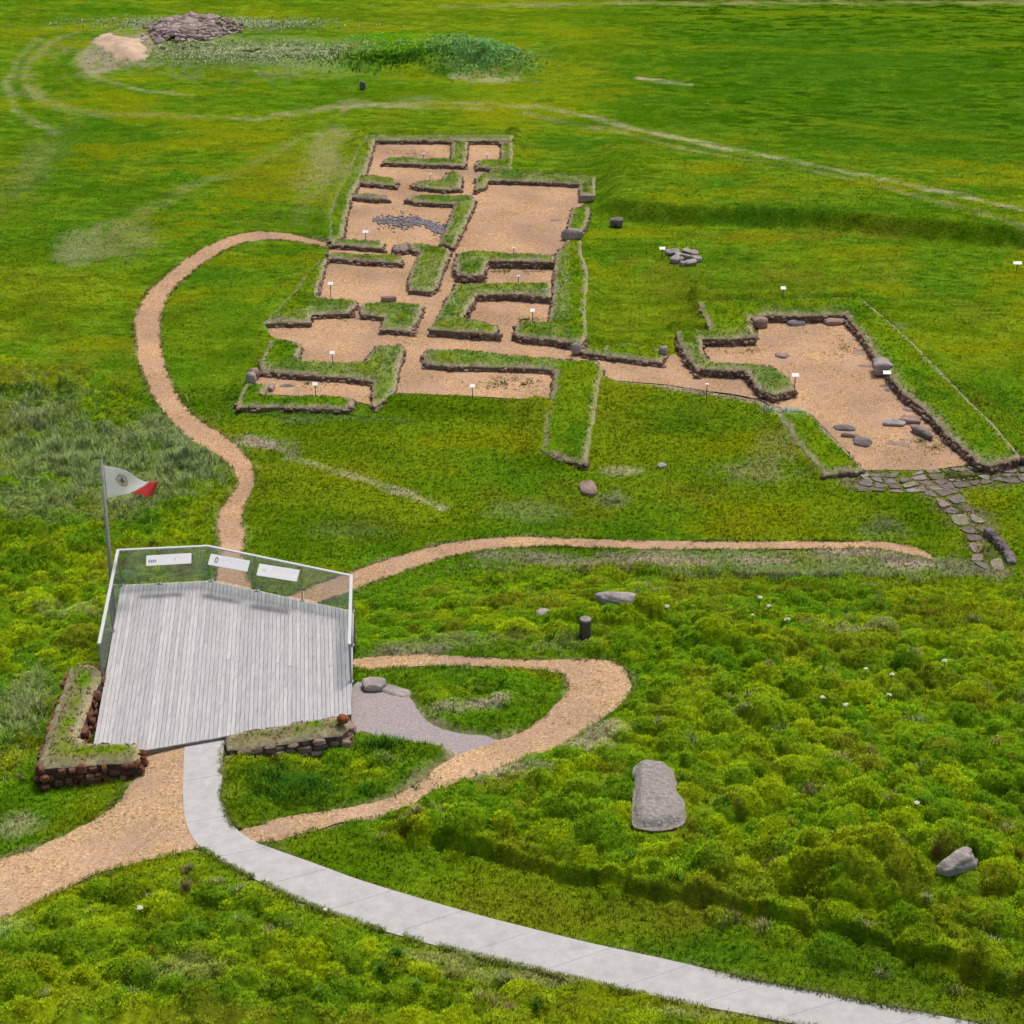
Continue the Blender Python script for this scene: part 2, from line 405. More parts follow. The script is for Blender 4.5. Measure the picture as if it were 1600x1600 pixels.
STROKES = [  # polyline, half width m, colour, strength
    ([(800, 165), (850, 168), (920, 182), (1000, 203), (1080, 222), (1200, 252), (1300, 280), (1400, 307), (1500, 330), (1620, 358)], .38, STRAW, .55),
    ([(820, 178), (900, 195), (960, 205), (1050, 232), (1180, 262), (1290, 292), (1400, 322), (1620, 385)], .4, DRY, .55),
    ([(400, 186), (470, 175), (560, 162), (700, 160), (800, 165)], .45, DRY, .7),
    ([(560, 166), (650, 167), (760, 170)], .3, STRAW, .4),
    ([(180, 55), (125, 75), (95, 100), (110, 130), (170, 150), (260, 165)], .6, YEL, .6),
    ([(120, 50), (60, 80), (35, 110), (50, 150), (120, 175), (250, 180), (400, 186)], .5, DRY, .55),
    ([(150, 60), (100, 90), (85, 115), (120, 145), (200, 160)], .35, DRK, .5),
    ([(470, 215), (440, 235), (380, 265), (300, 290), (230, 330), (150, 380)], .4, DRY, .3),
    ([(250, 50), (400, 25), (700, 15), (1000, 30), (1300, 20), (1620, 30)], .6, YEL, .5),
    ([(700, 10), (1000, 5), (1620, 4)], .6, DRY, .6),
    ([(215, 35), (150, 62), (128, 92), (150, 120), (215, 140), (300, 150)], .28, STRAW, .3),
    ([(190, 40), (120, 70), (100, 100), (125, 132), (190, 152)], .3, DRK, .6),
    ([(160, 35), (88, 68), (68, 105), (95, 145), (170, 168), (270, 172)], .3, DRK, .5),
    ([(80, 50), (42, 80), (22, 120), (40, 165), (110, 195)], .35, DRK, .5),
    ([(60, 60), (30, 90), (10, 130), (25, 175), (90, 210)], .3, STRAW, .25),
    ([(560, 250), (500, 200), (400, 192), (250, 200), (100, 215), (0, 225)], .3, YEL, .4),
    ([(1000, 215), (1150, 252), (1300, 300), (1450, 345), (1620, 395)], .3, DRK, .6),
    ([(960, 175), (1100, 205), (1300, 260), (1450, 300), (1620, 340)], .3, DRK, .5),
    ([(900, 60), (1000, 90), (1150, 120), (1400, 150), (1620, 160)], .3, DRK, .5),
    ([(880, 100), (1000, 135), (1200, 175), (1400, 205), (1620, 225)], .3, YEL, .4),
    ([(950, 60), (1100, 75), (1300, 80), (1620, 70)], .8, YEL, .4),
    ([(1000, 122), (1080, 133)], .3, STRAW, .6),
    ([(455, 715), (520, 735), (600, 758), (640, 775), (690, 797)], .22, STRAW, .85),
    ([(360, 684), (400, 690), (440, 697), (455, 705)], .3, SOIL, .7),
    ([(370, 640), (460, 655), (560, 650), (640, 660)], .3, GREY, .4),
    ([(830, 30), (900, 60), (920, 100), (870, 140), (780, 150), (600, 150)], 1.2, YEL, .6),
    ([(1400, 880), (1480, 888), (1560, 897)], .35, SOIL, .7),
    ([(460, 640), (330, 655)], .3, YEL, .3),
    ([(945, 590), (1100, 612), (1190, 628), (1230, 650)], .2, SOIL, .8),
    ([(760, 868), (900, 872), (1100, 872), (1300, 868), (1400, 872)], .45, SOIL, .75),
    ([(1345, 752), (1460, 750), (1612, 738)], .8, np.array([.22, .20, .10]), .7),
    ([(1462, 764), (1503, 798), (1530, 834), (1535, 855), (1552, 896)], .6, np.array([.24, .20, .12]), .7),
    ([(1490, 840), (1590, 836)], .3, YEL, .4)]


def mixc(c, d, f):
    return c + (d - c) * f[..., None]


_BW = []
for a, b, rx, ry, colr, am in BLOBS:
    cx, cy = G(a, b)
    R_ = math.hypot(CAMZ, cy)
    _BW.append((cx, cy, rx * R_ / FPX, ry * R_ * R_ / FPX / (CAMZ - 1), colr, am))
_SW = [(Gs(p), w, c, a) for p, w, c, a in STROKES]


def gcol(x, y):
    x, y = np.asarray(x, float), np.asarray(y, float)
    n1, n2, n3, n4 = fbm(x / 7, y / 7, 51), fbm(x / 1.8, y / 1.8, 61), fbm(x / .45, y / .45, 71, 3), fbm(x / 3.2, y / 3.2, 81)
    c = np.broadcast_to(LUSH, x.shape + (3,)).copy()
    c = mixc(c, YEL, sst(.42, .70, n1) * .8)
    c = mixc(c, DRK, sst(.52, .75, n4) * .5)
    c = mixc(c, YEL, sst(.48, .75, n2) * .4)
    c = mixc(c, OLV, sst(.56, .75, fbm(x / 2.4, y / 2.4, 91)) * .4)
    # mown swathes in the far field
    sw = fbm(x / 9 + y * .02, y / 1.1, 101, 3)
    f = sst(62, 85, y)
    c = mixc(c, DRK, f * sst(.5, .64, sw) * .3)
    c = mixc(c, YEL, f * sst(.5, .36, sw) * .3)
    # short fibrous streaks of cut and standing grass
    fb = fbm(x / .55, (y + .07 * x) / .22, 107, 3)
    ff = sst(55, 75, y)
    c = c * (1 + ff * 1.25 * (fb - .5))[..., None]
    c = mixc(c, np.array([.17, .20, .02]), ff * sst(.60, .74, fb) * .4)
    # cut hay lying in rows in the far right field
    fr = sst(92, 104, y + .25 * (x - 14)) * sst(2, 14, x)
    ro = fbm(x / 1.0, (y + .10 * x) / .36, 103, 3)
    c = mixc(c, np.array([.070, .165, .004]), fr * .9)
    c = mixc(c, np.array([.012, .05, .001]), fr * sst(.50, .60, ro) * .8)
    c = mixc(c, np.array([.12, .20, .01]), fr * sst(.48, .38, ro) * .5)
    # wheel-width mowing rows following the edge of the field
    rw = np.sin((y + .34 * x + 2.2 * fbm(x / 14, y / 14, 105, 2)) * 3.3)
    fl_ = sst(74, 84, y) * (1 - fr)
    c = mixc(c, DRK, fl_ * sst(.35, .95, rw) * .32)
    # mossy hummocks: each with its own tint
    am = sst(.05, .4, samp(AMP, x, y))
    t = samph(HTINT, x, y)
    c = mixc(c, np.array([.235, .31, .004]), am * sst(.3, 1.0, t) * .75)
    c = mixc(c, np.array([.095, .20, .004]), am * sst(.4, .0, t) * .45)
    c = mixc(c, OLV, am * sst(.55, .72, fbm(x / 1.2, y / 1.2, 111)) * .6)
    wob = .55 + .9 * n2
    for cx, cy, rx, ry, colr, a in _BW:
        if a <= 0:
            continue
        m = (np.abs(x - cx) < rx * 1.6) & (np.abs(y - cy) < ry * 1.6)
        if not m.any():
            continue
        q = np.sqrt(((x[m] - cx) / rx) ** 2 + ((y[m] - cy) / ry) ** 2)
        k = sst(1.25, .25, q + (n2[m] - .5) * 1.3 + (n3[m] - .5) * 1.2) * a
        c[m] = mixc(c[m], colr, k)
    brk = .32 + .68 * sst(.36, .60, fbm(x / 1.1, y / .5, 171, 3))
    for pl, w, colr, a in _SW:
        d, _ = seg_d(x, y, pl)
        k = sst(1.6, .3, d / w + (n2 - .5) * 1.8 + (n3 - .5) * 1.6) * min(a * 1.25, 1) * brk
        c = mixc(c, colr, k)
    # worn, dry rim along the paths
    rim = samp(M_m, x, y)
    c = mixc(c, DRY, sst(.25, .6, rim + (n3 - .5) * .5) * .5)
    c = mixc(c, SOIL, sst(.4, .8, rim + (n3 - .5) * .5) * .7)
    # long soft drifts of yellower growth on the lawn, and tufts
    dr = fbm(x / 5 + y * .12, y / 2.4 - x * .08, 151, 4)
    c = mixc(c, np.array([.22, .235, .002]), sst(.54, .72, dr) * .5 * (1 - am) * (1 - .9 * fr))
    c = mixc(c, np.array([.045, .125, .001]), sst(.45, .30, dr) * .45 * (1 - am))
    n5 = fbm(x / .16, y / .16, 161, 2)
    mow = .45 + .55 * am
    c = c * ((1 + mow * (.7 * n3 - .35)) * (1 + mow * (.5 * n5 - .25)))[..., None] * np.array([1.20, 1.21, 1.3])
    return np.clip(c, 0, 1)


# ------------------------------------------------------------------ materials
def new_mat(name, rough=.9, spec=.25):
    m = bpy.data.materials.new(name)
    m.use_nodes = True
    b = m.node_tree.nodes['Principled BSDF']
    b.inputs['Roughness'].default_value = rough
    b.inputs['Specular IOR Level'].default_value = spec
    return m, m.node_tree, b


def N(t, kind, **kw):
    n = t.nodes.new(kind)
    for k, v in kw.items():
        setattr(n, k, v)
    return n


def noise(t, scale, detail=4, rough=.6, vec=None):
    n = N(t, 'ShaderNodeTexNoise')
    n.inputs['Scale'].default_value = scale
    n.inputs['Detail'].default_value = detail
    n.inputs['Roughness'].default_value = rough
    if vec is not None:
        t.links.new(vec, n.inputs['Vector'])
    return n


def ramp(t, fac, stops):
    r = N(t, 'ShaderNodeValToRGB')
    el = r.color_ramp.elements
    while len(el) < len(stops):
        el.new(.5)
    for e, (p, c) in zip(el, stops):
        e.position = p
        e.color = (*c, 1)
    t.links.new(fac, r.inputs[0])
    return r


def mixn(t, a, b, fac, mode='MIX'):
    m = N(t, 'ShaderNodeMix', data_type='RGBA', blend_type=mode)
    for s, v in ((m.inputs[6], a), (m.inputs[7], b)):
        if isinstance(v, tuple):
            s.default_value = (*v, 1)
        else:
            t.links.new(v, s)
    if isinstance(fac, float):
        m.inputs[0].default_value = fac
    else:
        t.links.new(fac, m.inputs[0])
    return m.outputs[2]


def bump(t, b, h, strength, dist):
    n = N(t, 'ShaderNodeBump')
    n.inputs['Strength'].default_value = strength
    n.inputs['Distance'].default_value = dist
    t.links.new(h, n.inputs['Height'])
    t.links.new(n.outputs[0], b.inputs['Normal'])


def pos(t):
    return N(t, 'ShaderNodeNewGeometry').outputs['Position']


def vcol_mat(name, scale=9, lo=.6, hi=1.4, bstr=.6, bdist=.06, rough=.95):
    m, t, b = new_mat(name, rough, .0)
    a = N(t, 'ShaderNodeAttribute', attribute_name='Col')
    p = pos(t)
    n = noise(t, scale, 5, .7, p)
    r = ramp(t, n.outputs['Fac'], [(.3, (lo,) * 3), (.7, (hi,) * 3)])
    t.links.new(mixn(t, a.outputs['Color'], r.outputs[0], 1.0, 'MULTIPLY'), b.inputs['Base Color'])
    n2 = noise(t, scale * 1.7, 5, .75, p)
    bump(t, b, n2.outputs['Fac'], bstr, bdist)
    return m


GRASS = vcol_mat('grass_ground', 8, .5, 1.5, .9, .10)
TURF = vcol_mat('turf', 9, .65, 1.35, .7, .05)


def blade_mat():
    m = bpy.data.materials.new('grass_blades')
    m.use_nodes = True
    t = m.node_tree
    b = t.nodes['Principled BSDF']
    b.inputs['Roughness'].default_value = .8
    b.inputs['Specular IOR Level'].default_value = .0
    a = N(t, 'ShaderNodeAttribute', attribute_name='Col')
    t.links.new(a.outputs['Color'], b.inputs['Base Color'])
    # soft upward-facing shading normal, as a sward of fine leaves scatters light
    g = N(t, 'ShaderNodeNewGeometry')
    vm = N(t, 'ShaderNodeVectorMath', operation='MULTIPLY_ADD')
    vm.inputs[1].default_value = (.4, .4, .4)
    vm.inputs[2].default_value = (0, 0, 1)
    t.links.new(g.outputs['Normal'], vm.inputs[0])
    vn = N(t, 'ShaderNodeVectorMath', operation='NORMALIZE')
    t.links.new(vm.outputs[0], vn.inputs[0])
    t.links.new(vn.outputs[0], b.inputs['Normal'])
    return m


BLADE = blade_mat()


def chips_mat(name, base=(.54, .335, .18), dark=(.20, .12, .07), pale=(.78, .55, .34), scale=24):
    m, t, b = new_mat(name, .95, .1)
    p = pos(t)
    v = N(t, 'ShaderNodeTexVoronoi')
    v.inputs['Scale'].default_value = scale
    t.links.new(p, v.inputs['Vector'])
    sp = N(t, 'ShaderNodeSeparateColor')
    t.links.new(v.outputs['Color'], sp.inputs[0])
    c1 = ramp(t, sp.outputs[0], [(0, dark), (.22, base), (.7, base), (1, pale)]).outputs[0]
    n = noise(t, .8, 4, .6, p)
    c2 = mixn(t, c1, (.50, .34, .26), ramp(t, n.outputs['Fac'], [(.42, (0,) * 3), (.66, (.6,) * 3)]).outputs[0])
    n2 = noise(t, 3.5, 5, .75, p)
    c3 = mixn(t, c2, (.33, .27, .15), ramp(t, n2.outputs['Fac'], [(.54, (0,) * 3), (.72, (.6,) * 3)]).outputs[0])
    n4 = noise(t, .33, 3, .5, p)
    c3 = mixn(t, c3, ramp(t, n4.outputs['Fac'], [(.35, (.80, .80, .82)), (.65, (1.12, 1.1, 1.06))]).outputs[0], 1.0, 'MULTIPLY')
    t.links.new(c3, b.inputs['Base Color'])
    bump(t, b, sp.outputs[1], .8, .03)
    return m


CHIPS = chips_mat('wood_chips')
CHIPS_G = chips_mat('yellow_wood_chips', (.57, .37, .20), (.20, .13, .07), (.80, .61, .39), 26)


def stone_mat(name, cols, scale=3.0, rough=.9):
    m, t, b = new_mat(name, rough, .2)
    g = N(t, 'ShaderNodeNewGeometry')
    n = noise(t, scale, 6, .7, g.outputs['Position'])
    c = ramp(t, n.outputs['Fac'], [(.3, cols[0]), (.5, cols[1]), (.72, cols[2])]).outputs[0]
    isl = ramp(t, g.outputs['Random Per Island'], [(0, (.55, .5, .47)), (.5, (.95, .92, .9)), (1, (1.45, 1.4, 1.35))]).outputs[0]
    c = mixn(t, c, isl, .8, 'MULTIPLY')
    n2 = noise(t, 30, 4, .7, g.outputs['Position'])
    c = mixn(t, c, (.42, .42, .34), ramp(t, n2.outputs['Fac'], [(.6, (0,) * 3), (.75, (.5,) * 3)]).outputs[0])
    t.links.new(c, b.inputs['Base Color'])
    bump(t, b, n.outputs['Fac'], 1.0, .12)
    return m


FACE_ST = stone_mat('wall_stone', [(.15, .085, .065), (.25, .17, .135), (.42, .35, .28)], 4)
RED_ST = stone_mat('rusty_stone', [(.10, .035, .02), (.22, .09, .05), (.30, .22, .17)], 4)
GREY_ST = stone_mat('grey_stone', [(.20, .18, .18), (.30, .27, .27), (.42, .39, .37)], 2.5)
DARK_ST = stone_mat('dark_stone', [(.10, .09, .095), (.17, .15, .155), (.28, .25, .25)], 3)
BROWN_ST = stone_mat('brown_stone', [(.19, .13, .11), (.28, .20, .17), (.36, .28, .25)], 2.5)
RUST_ST = stone_mat('rust_stone', [(.18, .05, .025), (.30, .09, .04), (.36, .16, .09)], 8)


def plain(name, c, rough=.6, metal=0.0, nscale=None, namp=.15, spec=.4):
    m, t, b = new_mat(name, rough, spec)
    b.inputs['Metallic'].default_value = metal
    if nscale:
        n = noise(t, nscale, 5, .65, pos(t))
        r = ramp(t, n.outputs['Fac'], [(.3, (1 - namp,) * 3), (.7, (1 + namp,) * 3)])
        t.links.new(mixn(t, c, r.outputs[0], 1.0, 'MULTIPLY'), b.inputs['Base Color'])
    else:
        b.inputs['Base Color'].default_value = (*c, 1)
    return m


SOILM = plain('dark_soil', (.17, .125, .075), .95, 0, 6, .4)
SOILD = plain('damp_soil', (.07, .045, .03), .95, 0, 6, .4)
CONC = plain('concrete', (.50, .495, .485), .95, 0, 3.5, .12, .1)
GRAV = plain('grey_gravel', (.36, .32, .315), .95, 0, 22, .35, .1)
RAILM = plain('rail_aluminium', (.62, .64, .63), .45, .0)
POSTM = plain('post_steel', (.34, .35, .36), .45, .3)
PANELM = plain('white_board', (.86, .86, .86), .4)
PRINT = plain('grey_print', (.33, .34, .36), .6)
PRINTL = plain('pale_print', (.62, .63, .65), .6)
POLEM = plain('grey_pole', (.46, .44, .43), .6, 0, 6, .25)
WOODD = plain('dark_wood', (.10, .085, .08), .85, 0, 14, .4)
TIMBER = plain('deck_frame_timber', (.22, .21, .20), .85, 0, 6, .2)
SAND = plain('sand', (.58, .43, .30), .95, 0, 1.2, .22, .1)
PILE = stone_mat('pile_stone', [(.20, .15, .14), (.36, .29, .27), (.54, .47, .43)], 1.5)
ASH = plain('charcoal_ash', (.20, .18, .20), .95, 0, 9, .6, .1)
WHITEF = plain('white_petals', (.62, .62, .50), .8)
STEMM = plain('green_stem', (.08, .15, .02), .8)


def glass_mat():
    m = bpy.data.materials.new('clear_glass')
    m.use_nodes = True
    t = m.node_tree
    t.nodes.remove(t.nodes['Principled BSDF'])
    tr = N(t, 'ShaderNodeBsdfTransparent')
    tr.inputs[0].default_value = (.90, .92, .91, 1)
    df = N(t, 'ShaderNodeBsdfDiffuse')
    df.inputs[0].default_value = (.45, .47, .48, 1)
    gl = N(t, 'ShaderNodeBsdfGlossy')
    gl.inputs['Roughness'].default_value = .05
    m1 = N(t, 'ShaderNodeMixShader')
    m1.inputs[0].default_value = .09
    t.links.new(tr.outputs[0], m1.inputs[1])
    t.links.new(df.outputs[0], m1.inputs[2])
    m2 = N(t, 'ShaderNodeMixShader')
    m2.inputs[0].default_value = .07
    t.links.new(m1.outputs[0], m2.inputs[1])
    t.links.new(gl.outputs[0], m2.inputs[2])
    t.links.new(m2.outputs[0], t.nodes['Material Output'].inputs['Surface'])
    return m


GLASS = glass_mat()


def deck_mat():
    m, t, b = new_mat('weathered_boards', .85, .2)
    g = N(t, 'ShaderNodeNewGeometry')
    isl = ramp(t, g.outputs['Random Per Island'], [(0, (.43, .43, .44)), (.5, (.475, .475, .48)), (1, (.54, .535, .53))]).outputs[0]
    mp = N(t, 'ShaderNodeMapping')
    mp.inputs['Scale'].default_value = (14, 1.2, 14)
    t.links.new(g.outputs['Position'], mp.inputs[0])
    n = noise(t, 1.6, 5, .65, mp.outputs[0])
    r = ramp(t, n.outputs['Fac'], [(.3, (.8,) * 3), (.7, (1.2,) * 3)]).outputs[0]
    t.links.new(mixn(t, isl, r, 1.0, 'MULTIPLY'), b.inputs['Base Color'])
    return m


DECKM = deck_mat()


def flag_mat():
    m, t, b = new_mat('flag_cloth', .8, .1)
    a = N(t, 'ShaderNodeAttribute', attribute_name='Col')
    tr = N(t, 'ShaderNodeBsdfTranslucent')
    t.links.new(a.outputs['Color'], b.inputs['Base Color'])
    t.links.new(a.outputs['Color'], tr.inputs[0])
    mx = N(t, 'ShaderNodeMixShader')
    mx.inputs[0].default_value = .65
    t.links.new(b.outputs[0], mx.inputs[1])
    t.links.new(tr.outputs[0], mx.inputs[2])
    t.links.new(mx.outputs[0], t.nodes['Material Output'].inputs['Surface'])
    return m


FLAGM = flag_mat()


# ------------------------------------------------------------------ object helpers
def link(name, me, mats=(), parent=None, loc=None):
    for m in mats:
        me.materials.append(m)
    o = bpy.data.objects.new(name, me)
    COL.objects.link(o)
    if parent is not None:
        o.parent = parent
    if loc is not None:
        o.location = loc
    return o


def fast_mesh(name, V, F, smooth=False, colors=None, mi=None):
    """V (n,3); F (m,k) single face size"""
    me = bpy.data.meshes.new(name)
    V = np.asarray(V, np.float32)
    F = np.asarray(F, np.int32)
    k = F.shape[1]
    me.vertices.add(len(V))
    me.vertices.foreach_set('co', V.ravel())
    me.loops.add(F.size)
    me.loops.foreach_set('vertex_index', F.ravel())
    me.polygons.add(len(F))
    me.polygons.foreach_set('loop_start', np.arange(0, F.size, k, dtype=np.int32))
    me.polygons.foreach_set('use_smooth', np.full(len(F), smooth))
    if mi is not None:
        me.polygons.foreach_set('material_index', np.asarray(mi, np.int32))
    me.update(calc_edges=True)
    if colors is not None:
        a = me.color_attributes.new('Col', 'FLOAT_COLOR', 'POINT')
        c = np.ones((len(V), 4), np.float32)
        c[:, :3] = colors
        a.data.foreach_set('color', c.ravel())
    return me


class MB:
    def __init__(s):
        s.v, s.f = [], []

    def add(s, vs, fs):
        o = len(s.v)
        s.v += [tuple(v) for v in vs]
        s.f += [tuple(i + o for i in f) for f in fs]
        return s

    def prism(s, poly, z0, z1):
        n = len(poly)
        zz0 = z0 if hasattr(z0, '__len__') else [z0] * n
        zz1 = z1 if hasattr(z1, '__len__') else [z1] * n
        return s.add([(*p, z) for p, z in zip(poly, zz0)] + [(*p, z) for p, z in zip(poly, zz1)],
                     [tuple(range(n))[::-1], tuple(range(n, 2 * n))] + [(i, (i + 1) % n, n + (i + 1) % n, n + i) for i in range(n)])

    def beam(s, a, b, w, h, up=(0, 0, 1)):
        a, b, up = Vector(a), Vector(b), Vector(up)
        d = (b - a).normalized()
        if abs(d.dot(up)) > .95:
            up = Vector((0, 1, 0))
        sx = d.cross(up).normalized() * (w / 2)
        sz = sx.cross(d).normalized() * (h / 2)
        vs = [p + i * sx + j * sz for p in (a, b) for i, j in ((-1, -1), (1, -1), (1, 1), (-1, 1))]
        return s.add(vs, [(3, 2, 1, 0), (4, 5, 6, 7), (0, 1, 5, 4), (1, 2, 6, 5), (2, 3, 7, 6), (3, 0, 4, 7)])

    def tube(s, a, b, r0, r1=None, n=10):
        r1 = r0 if r1 is None else r1
        a, b = Vector(a), Vector(b)
        d = (b - a).normalized()
        u = d.orthogonal().normalized()
        w = d.cross(u)
        vs = []
        for p, r in ((a, r0), (b, r1)):
            vs += [p + (u * math.cos(2 * math.pi * i / n) + w * math.sin(2 * math.pi * i / n)) * r for i in range(n)]
        return s.add(vs, [tuple(range(n))[::-1], tuple(range(n, 2 * n))] + [(i, (i + 1) % n, n + (i + 1) % n, n + i) for i in range(n)])

    def obj(s, name, mat, parent=None, smooth=False, bevel=0, loc=None):
        me = bpy.data.meshes.new(name)
        me.from_pydata(s.v, [], s.f)
        if smooth:
            for p in me.polygons:
                p.use_smooth = True
        o = link(name, me, [mat], parent, loc)
        if bevel:
            m = o.modifiers.new('bevel', 'BEVEL')
            m.width = bevel
            m.segments = 2
        return o


def tag(o, label=None, cat=None, group=None, kind=None):
    if label:
        o['label'] = label
    if cat:
        o['category'] = cat
    if group:
        o['group'] = group
    if kind:
        o['kind'] = kind
    return o


def empty(name, loc, label, cat, group=None):
    o = bpy.data.objects.new(name, None)
    COL.objects.link(o)
    o.location = loc
    o.empty_display_size = .2
    return tag(o, label, cat, group)


# unit stone (icosphere squared off)
def _ico():
    import bmesh
    bm = bmesh.new()
    bmesh.ops.create_icosphere(bm, subdivisions=2, radius=1)
    v = np.array([x.co[:] for x in bm.verts])
    f = np.array([[q.index for q in p.verts] for p in bm.faces])
    bm.free()
    return v, f


def _ico3():
    import bmesh
    bm = bmesh.new()
    bmesh.ops.create_icosphere(bm, subdivisions=4, radius=1)
    v = np.array([x.co[:] for x in bm.verts])
    f = np.array([[q.index for q in p.verts] for p in bm.faces])
    bm.free()
    return v, f


IV, IF = _ico()
IV3, IF3 = _ico3()


def boxy(v, p=.55):
    s = np.sign(v) * np.abs(v) ** p
    return s / np.abs(s).max()


STONEV = [boxy(IV, .5 + .03 * k) * (1 + .14 * np.sin(IV[:, [1, 2, 0]] * (2.1 + k) + k * 1.7)) for k in range(8)]


def stones_mesh(name, items):
    """items: list of (x,y,z, sx,sy,sz, rot, tilt)"""
    Vs, Fs = [], []
    o = 0
    for i, (x, y, z, sx, sy, sz, r, tl) in enumerate(items):
        v = STONEV[i % 8] * (sx, sy, sz)
        if tl:
            c, s_ = math.cos(tl), math.sin(tl)
            v = v @ np.array([[1, 0, 0], [0, c, s_], [0, -s_, c]])
        c, s_ = math.cos(r), math.sin(r)
        v = v @ np.array([[c, s_, 0], [-s_, c, 0], [0, 0, 1]])
        Vs.append(v + (x, y, z))
        Fs.append(IF + o)
        o += len(v)
    return fast_mesh(name, np.vstack(Vs), np.vstack(Fs), smooth=False)


def area(p):
    return .5 * sum(p[i][0] * p[(i + 1) % len(p)][1] - p[(i + 1) % len(p)][0] * p[i][1] for i in range(len(p)))


def resample(poly, step, closed=True):
    out = []
    n = len(poly)
    for i in range(n if closed else n - 1):
        a, b = poly[i], poly[(i + 1) % n]
        L = math.hypot(b[0] - a[0], b[1] - a[1])
        k = max(1, int(round(L / step)))
        for j in range(k):
            t = j / k
            out.append((a[0] + (b[0] - a[0]) * t, a[1] + (b[1] - a[1]) * t))
    if not closed:
        out.append(poly[-1])
    return out


def inside(poly, X, Y):
    pa = np.array(poly)
    ins = np.zeros(X.shape, bool)
    for i in range(len(pa)):
        ax, ay = pa[i]
        bx, by = pa[(i + 1) % len(pa)]
        if ay == by:
            continue
        ins ^= ((Y > ay) != (Y > by)) & (X < (bx - ax) * (Y - ay) / (by - ay) + ax)
    return ins


def cdt(poly, step, jit=0.0):
    """triangulate a polygon with interior points -> V(n,2), F(m,3), distance to edge"""
    b = resample(poly, step)
    if jit:
        ba = np.array(b)
        n = fbm(ba[:, 0] / .28 + 5, ba[:, 1] / .28, 131, 2) - .5
        n2 = fbm(ba[:, 0] / .28 + 95, ba[:, 1] / .28, 141, 2) - .5
        b = [(p[0] + jit * u * 2, p[1] + jit * w * 2) for p, u, w in zip(b, n, n2)]
    pa = np.array(b)
    x0, y0, x1, y1 = *pa.min(0), *pa.max(0)
    X, Y = np.meshgrid(np.arange(x0, x1, step), np.arange(y0, y1, step))
    X = (X + rng.uniform(-.25, .25, X.shape) * step).ravel()
    Y = (Y + rng.uniform(-.25, .25, Y.shape) * step).ravel()
    k = inside(b, X, Y)
    X, Y = X[k], Y[k]
    d, _ = seg_d(X, Y, b + [b[0]])
    k = d > step * .55
    X, Y = X[k], Y[k]
    vs = [Vector(p) for p in b] + [Vector((u, w)) for u, w in zip(X, Y)]
    nb = len(b)
    r = delaunay_2d_cdt(vs, [], [list(range(nb))], 1, 1e-5)
    V = np.array([v[:] for v in r[0]])
    F = np.array([f for f in r[2] if len(f) == 3])
    d, _ = seg_d(V[:, 0], V[:, 1], b + [b[0]])
    return V, F, d, b


def sheet(name, poly, dz, mat, step=.25, jit=.06, extra=None, thick=.0):
    V, F, d, b = cdt(poly, step, jit)
    z = H0(V[:, 0], V[:, 1]) + dz + .012 * (fbm(V[:, 0] / .4, V[:, 1] / .4, 3, 2) - .5) * np.clip(d * 4, 0, 1)
    V3 = np.column_stack([V, z])
    me = fast_mesh(name, V3, F, True)
    return link(name, me, [mat])


def tufts(name, X, Y, Z, L, Wd, nb, colr, lean=.6, spread=.05, parent=None, mat=None, cvar=.28):
    """merged mesh of grass tufts"""
    n = len(X)
    rp = lambda a: np.repeat(a, nb)
    az = rng.uniform(0, 2 * np.pi, n * nb)
    ln = rng.uniform(.15, 1, n * nb) * lean
    Ls = rp(L) * rng.uniform(.6, 1.15, n * nb)
    ww = rp(Wd) * rng.uniform(.7, 1.3, n * nb)
    sp = rng.uniform(0, 1, n * nb) * spread
    bx, by, bz = rp(X) + np.cos(az) * sp, rp(Y) + np.sin(az) * sp, rp(Z) - .01
    px, py = -np.sin(az) * ww / 2, np.cos(az) * ww / 2
    tx, ty, tz = bx + np.cos(az) * Ls * ln, by + np.sin(az) * Ls * ln, bz + Ls * np.sqrt(np.clip(1 - ln * ln, .1, 1))
    mx, my, mz = bx + np.cos(az) * Ls * ln * .35, by + np.sin(az) * Ls * ln * .35, bz + (tz - bz) * .6
    V = np.empty((n * nb, 5, 3), np.float32)
    V[:, 0] = np.column_stack([bx - px, by - py, bz])
    V[:, 1] = np.column_stack([bx + px, by + py, bz])
    V[:, 2] = np.column_stack([mx - px * .8, my - py * .8, mz])
    V[:, 3] = np.column_stack([mx + px * .8, my + py * .8, mz])
    V[:, 4] = np.column_stack([tx, ty, tz])
    b = np.arange(n * nb)[:, None, None] * 5
    F = (b + np.array([[0, 1, 3], [0, 3, 2], [2, 3, 4]])[None]).reshape(-1, 3)
    c = np.repeat(colr, nb, axis=0) * rng.uniform(1 - cvar, 1 + cvar, (n * nb, 1))
    c = np.repeat(c, 5, axis=0)
    me = fast_mesh(name, V.reshape(-1, 3), F, False, np.clip(c, 0, 1))
    return link(name, me, [mat or BLADE], parent)


# ------------------------------------------------------------------ ground: one sheet out to the horizon
rows_px = np.linspace(1720, -50, 1330)
ys = np.array([P(800, r, 0.6)[1] for r in rows_px])
ys = np.concatenate([np.linspace(-80, ys[0] - .3, 9), ys, np.geomspace(ys[-1] + 2, 1500, 22)])
dense = np.linspace(-1.16, 1.16, 840)
ss = np.concatenate([-np.geomspace(18, 1.2, 22), dense, np.geomspace(1.2, 18, 22)])
half = np.maximum(np.hypot(ys, CAMZ), 30) * 800 / FPX
Xg = ss[None, :] * half[:, None]
Yg = np.repeat(ys[:, None], len(ss), 1)
Zg = TH(Xg.ravel(), Yg.ravel())
Cg = gcol(Xg.ravel(), Yg.ravel())
nr, nc = Xg.shape
idx = np.arange(nr * nc).reshape(nr, nc)
Fg = np.stack([idx[:-1, :-1], idx[:-1, 1:], idx[1:, 1:], idx[1:, :-1]], -1).reshape(-1, 4)
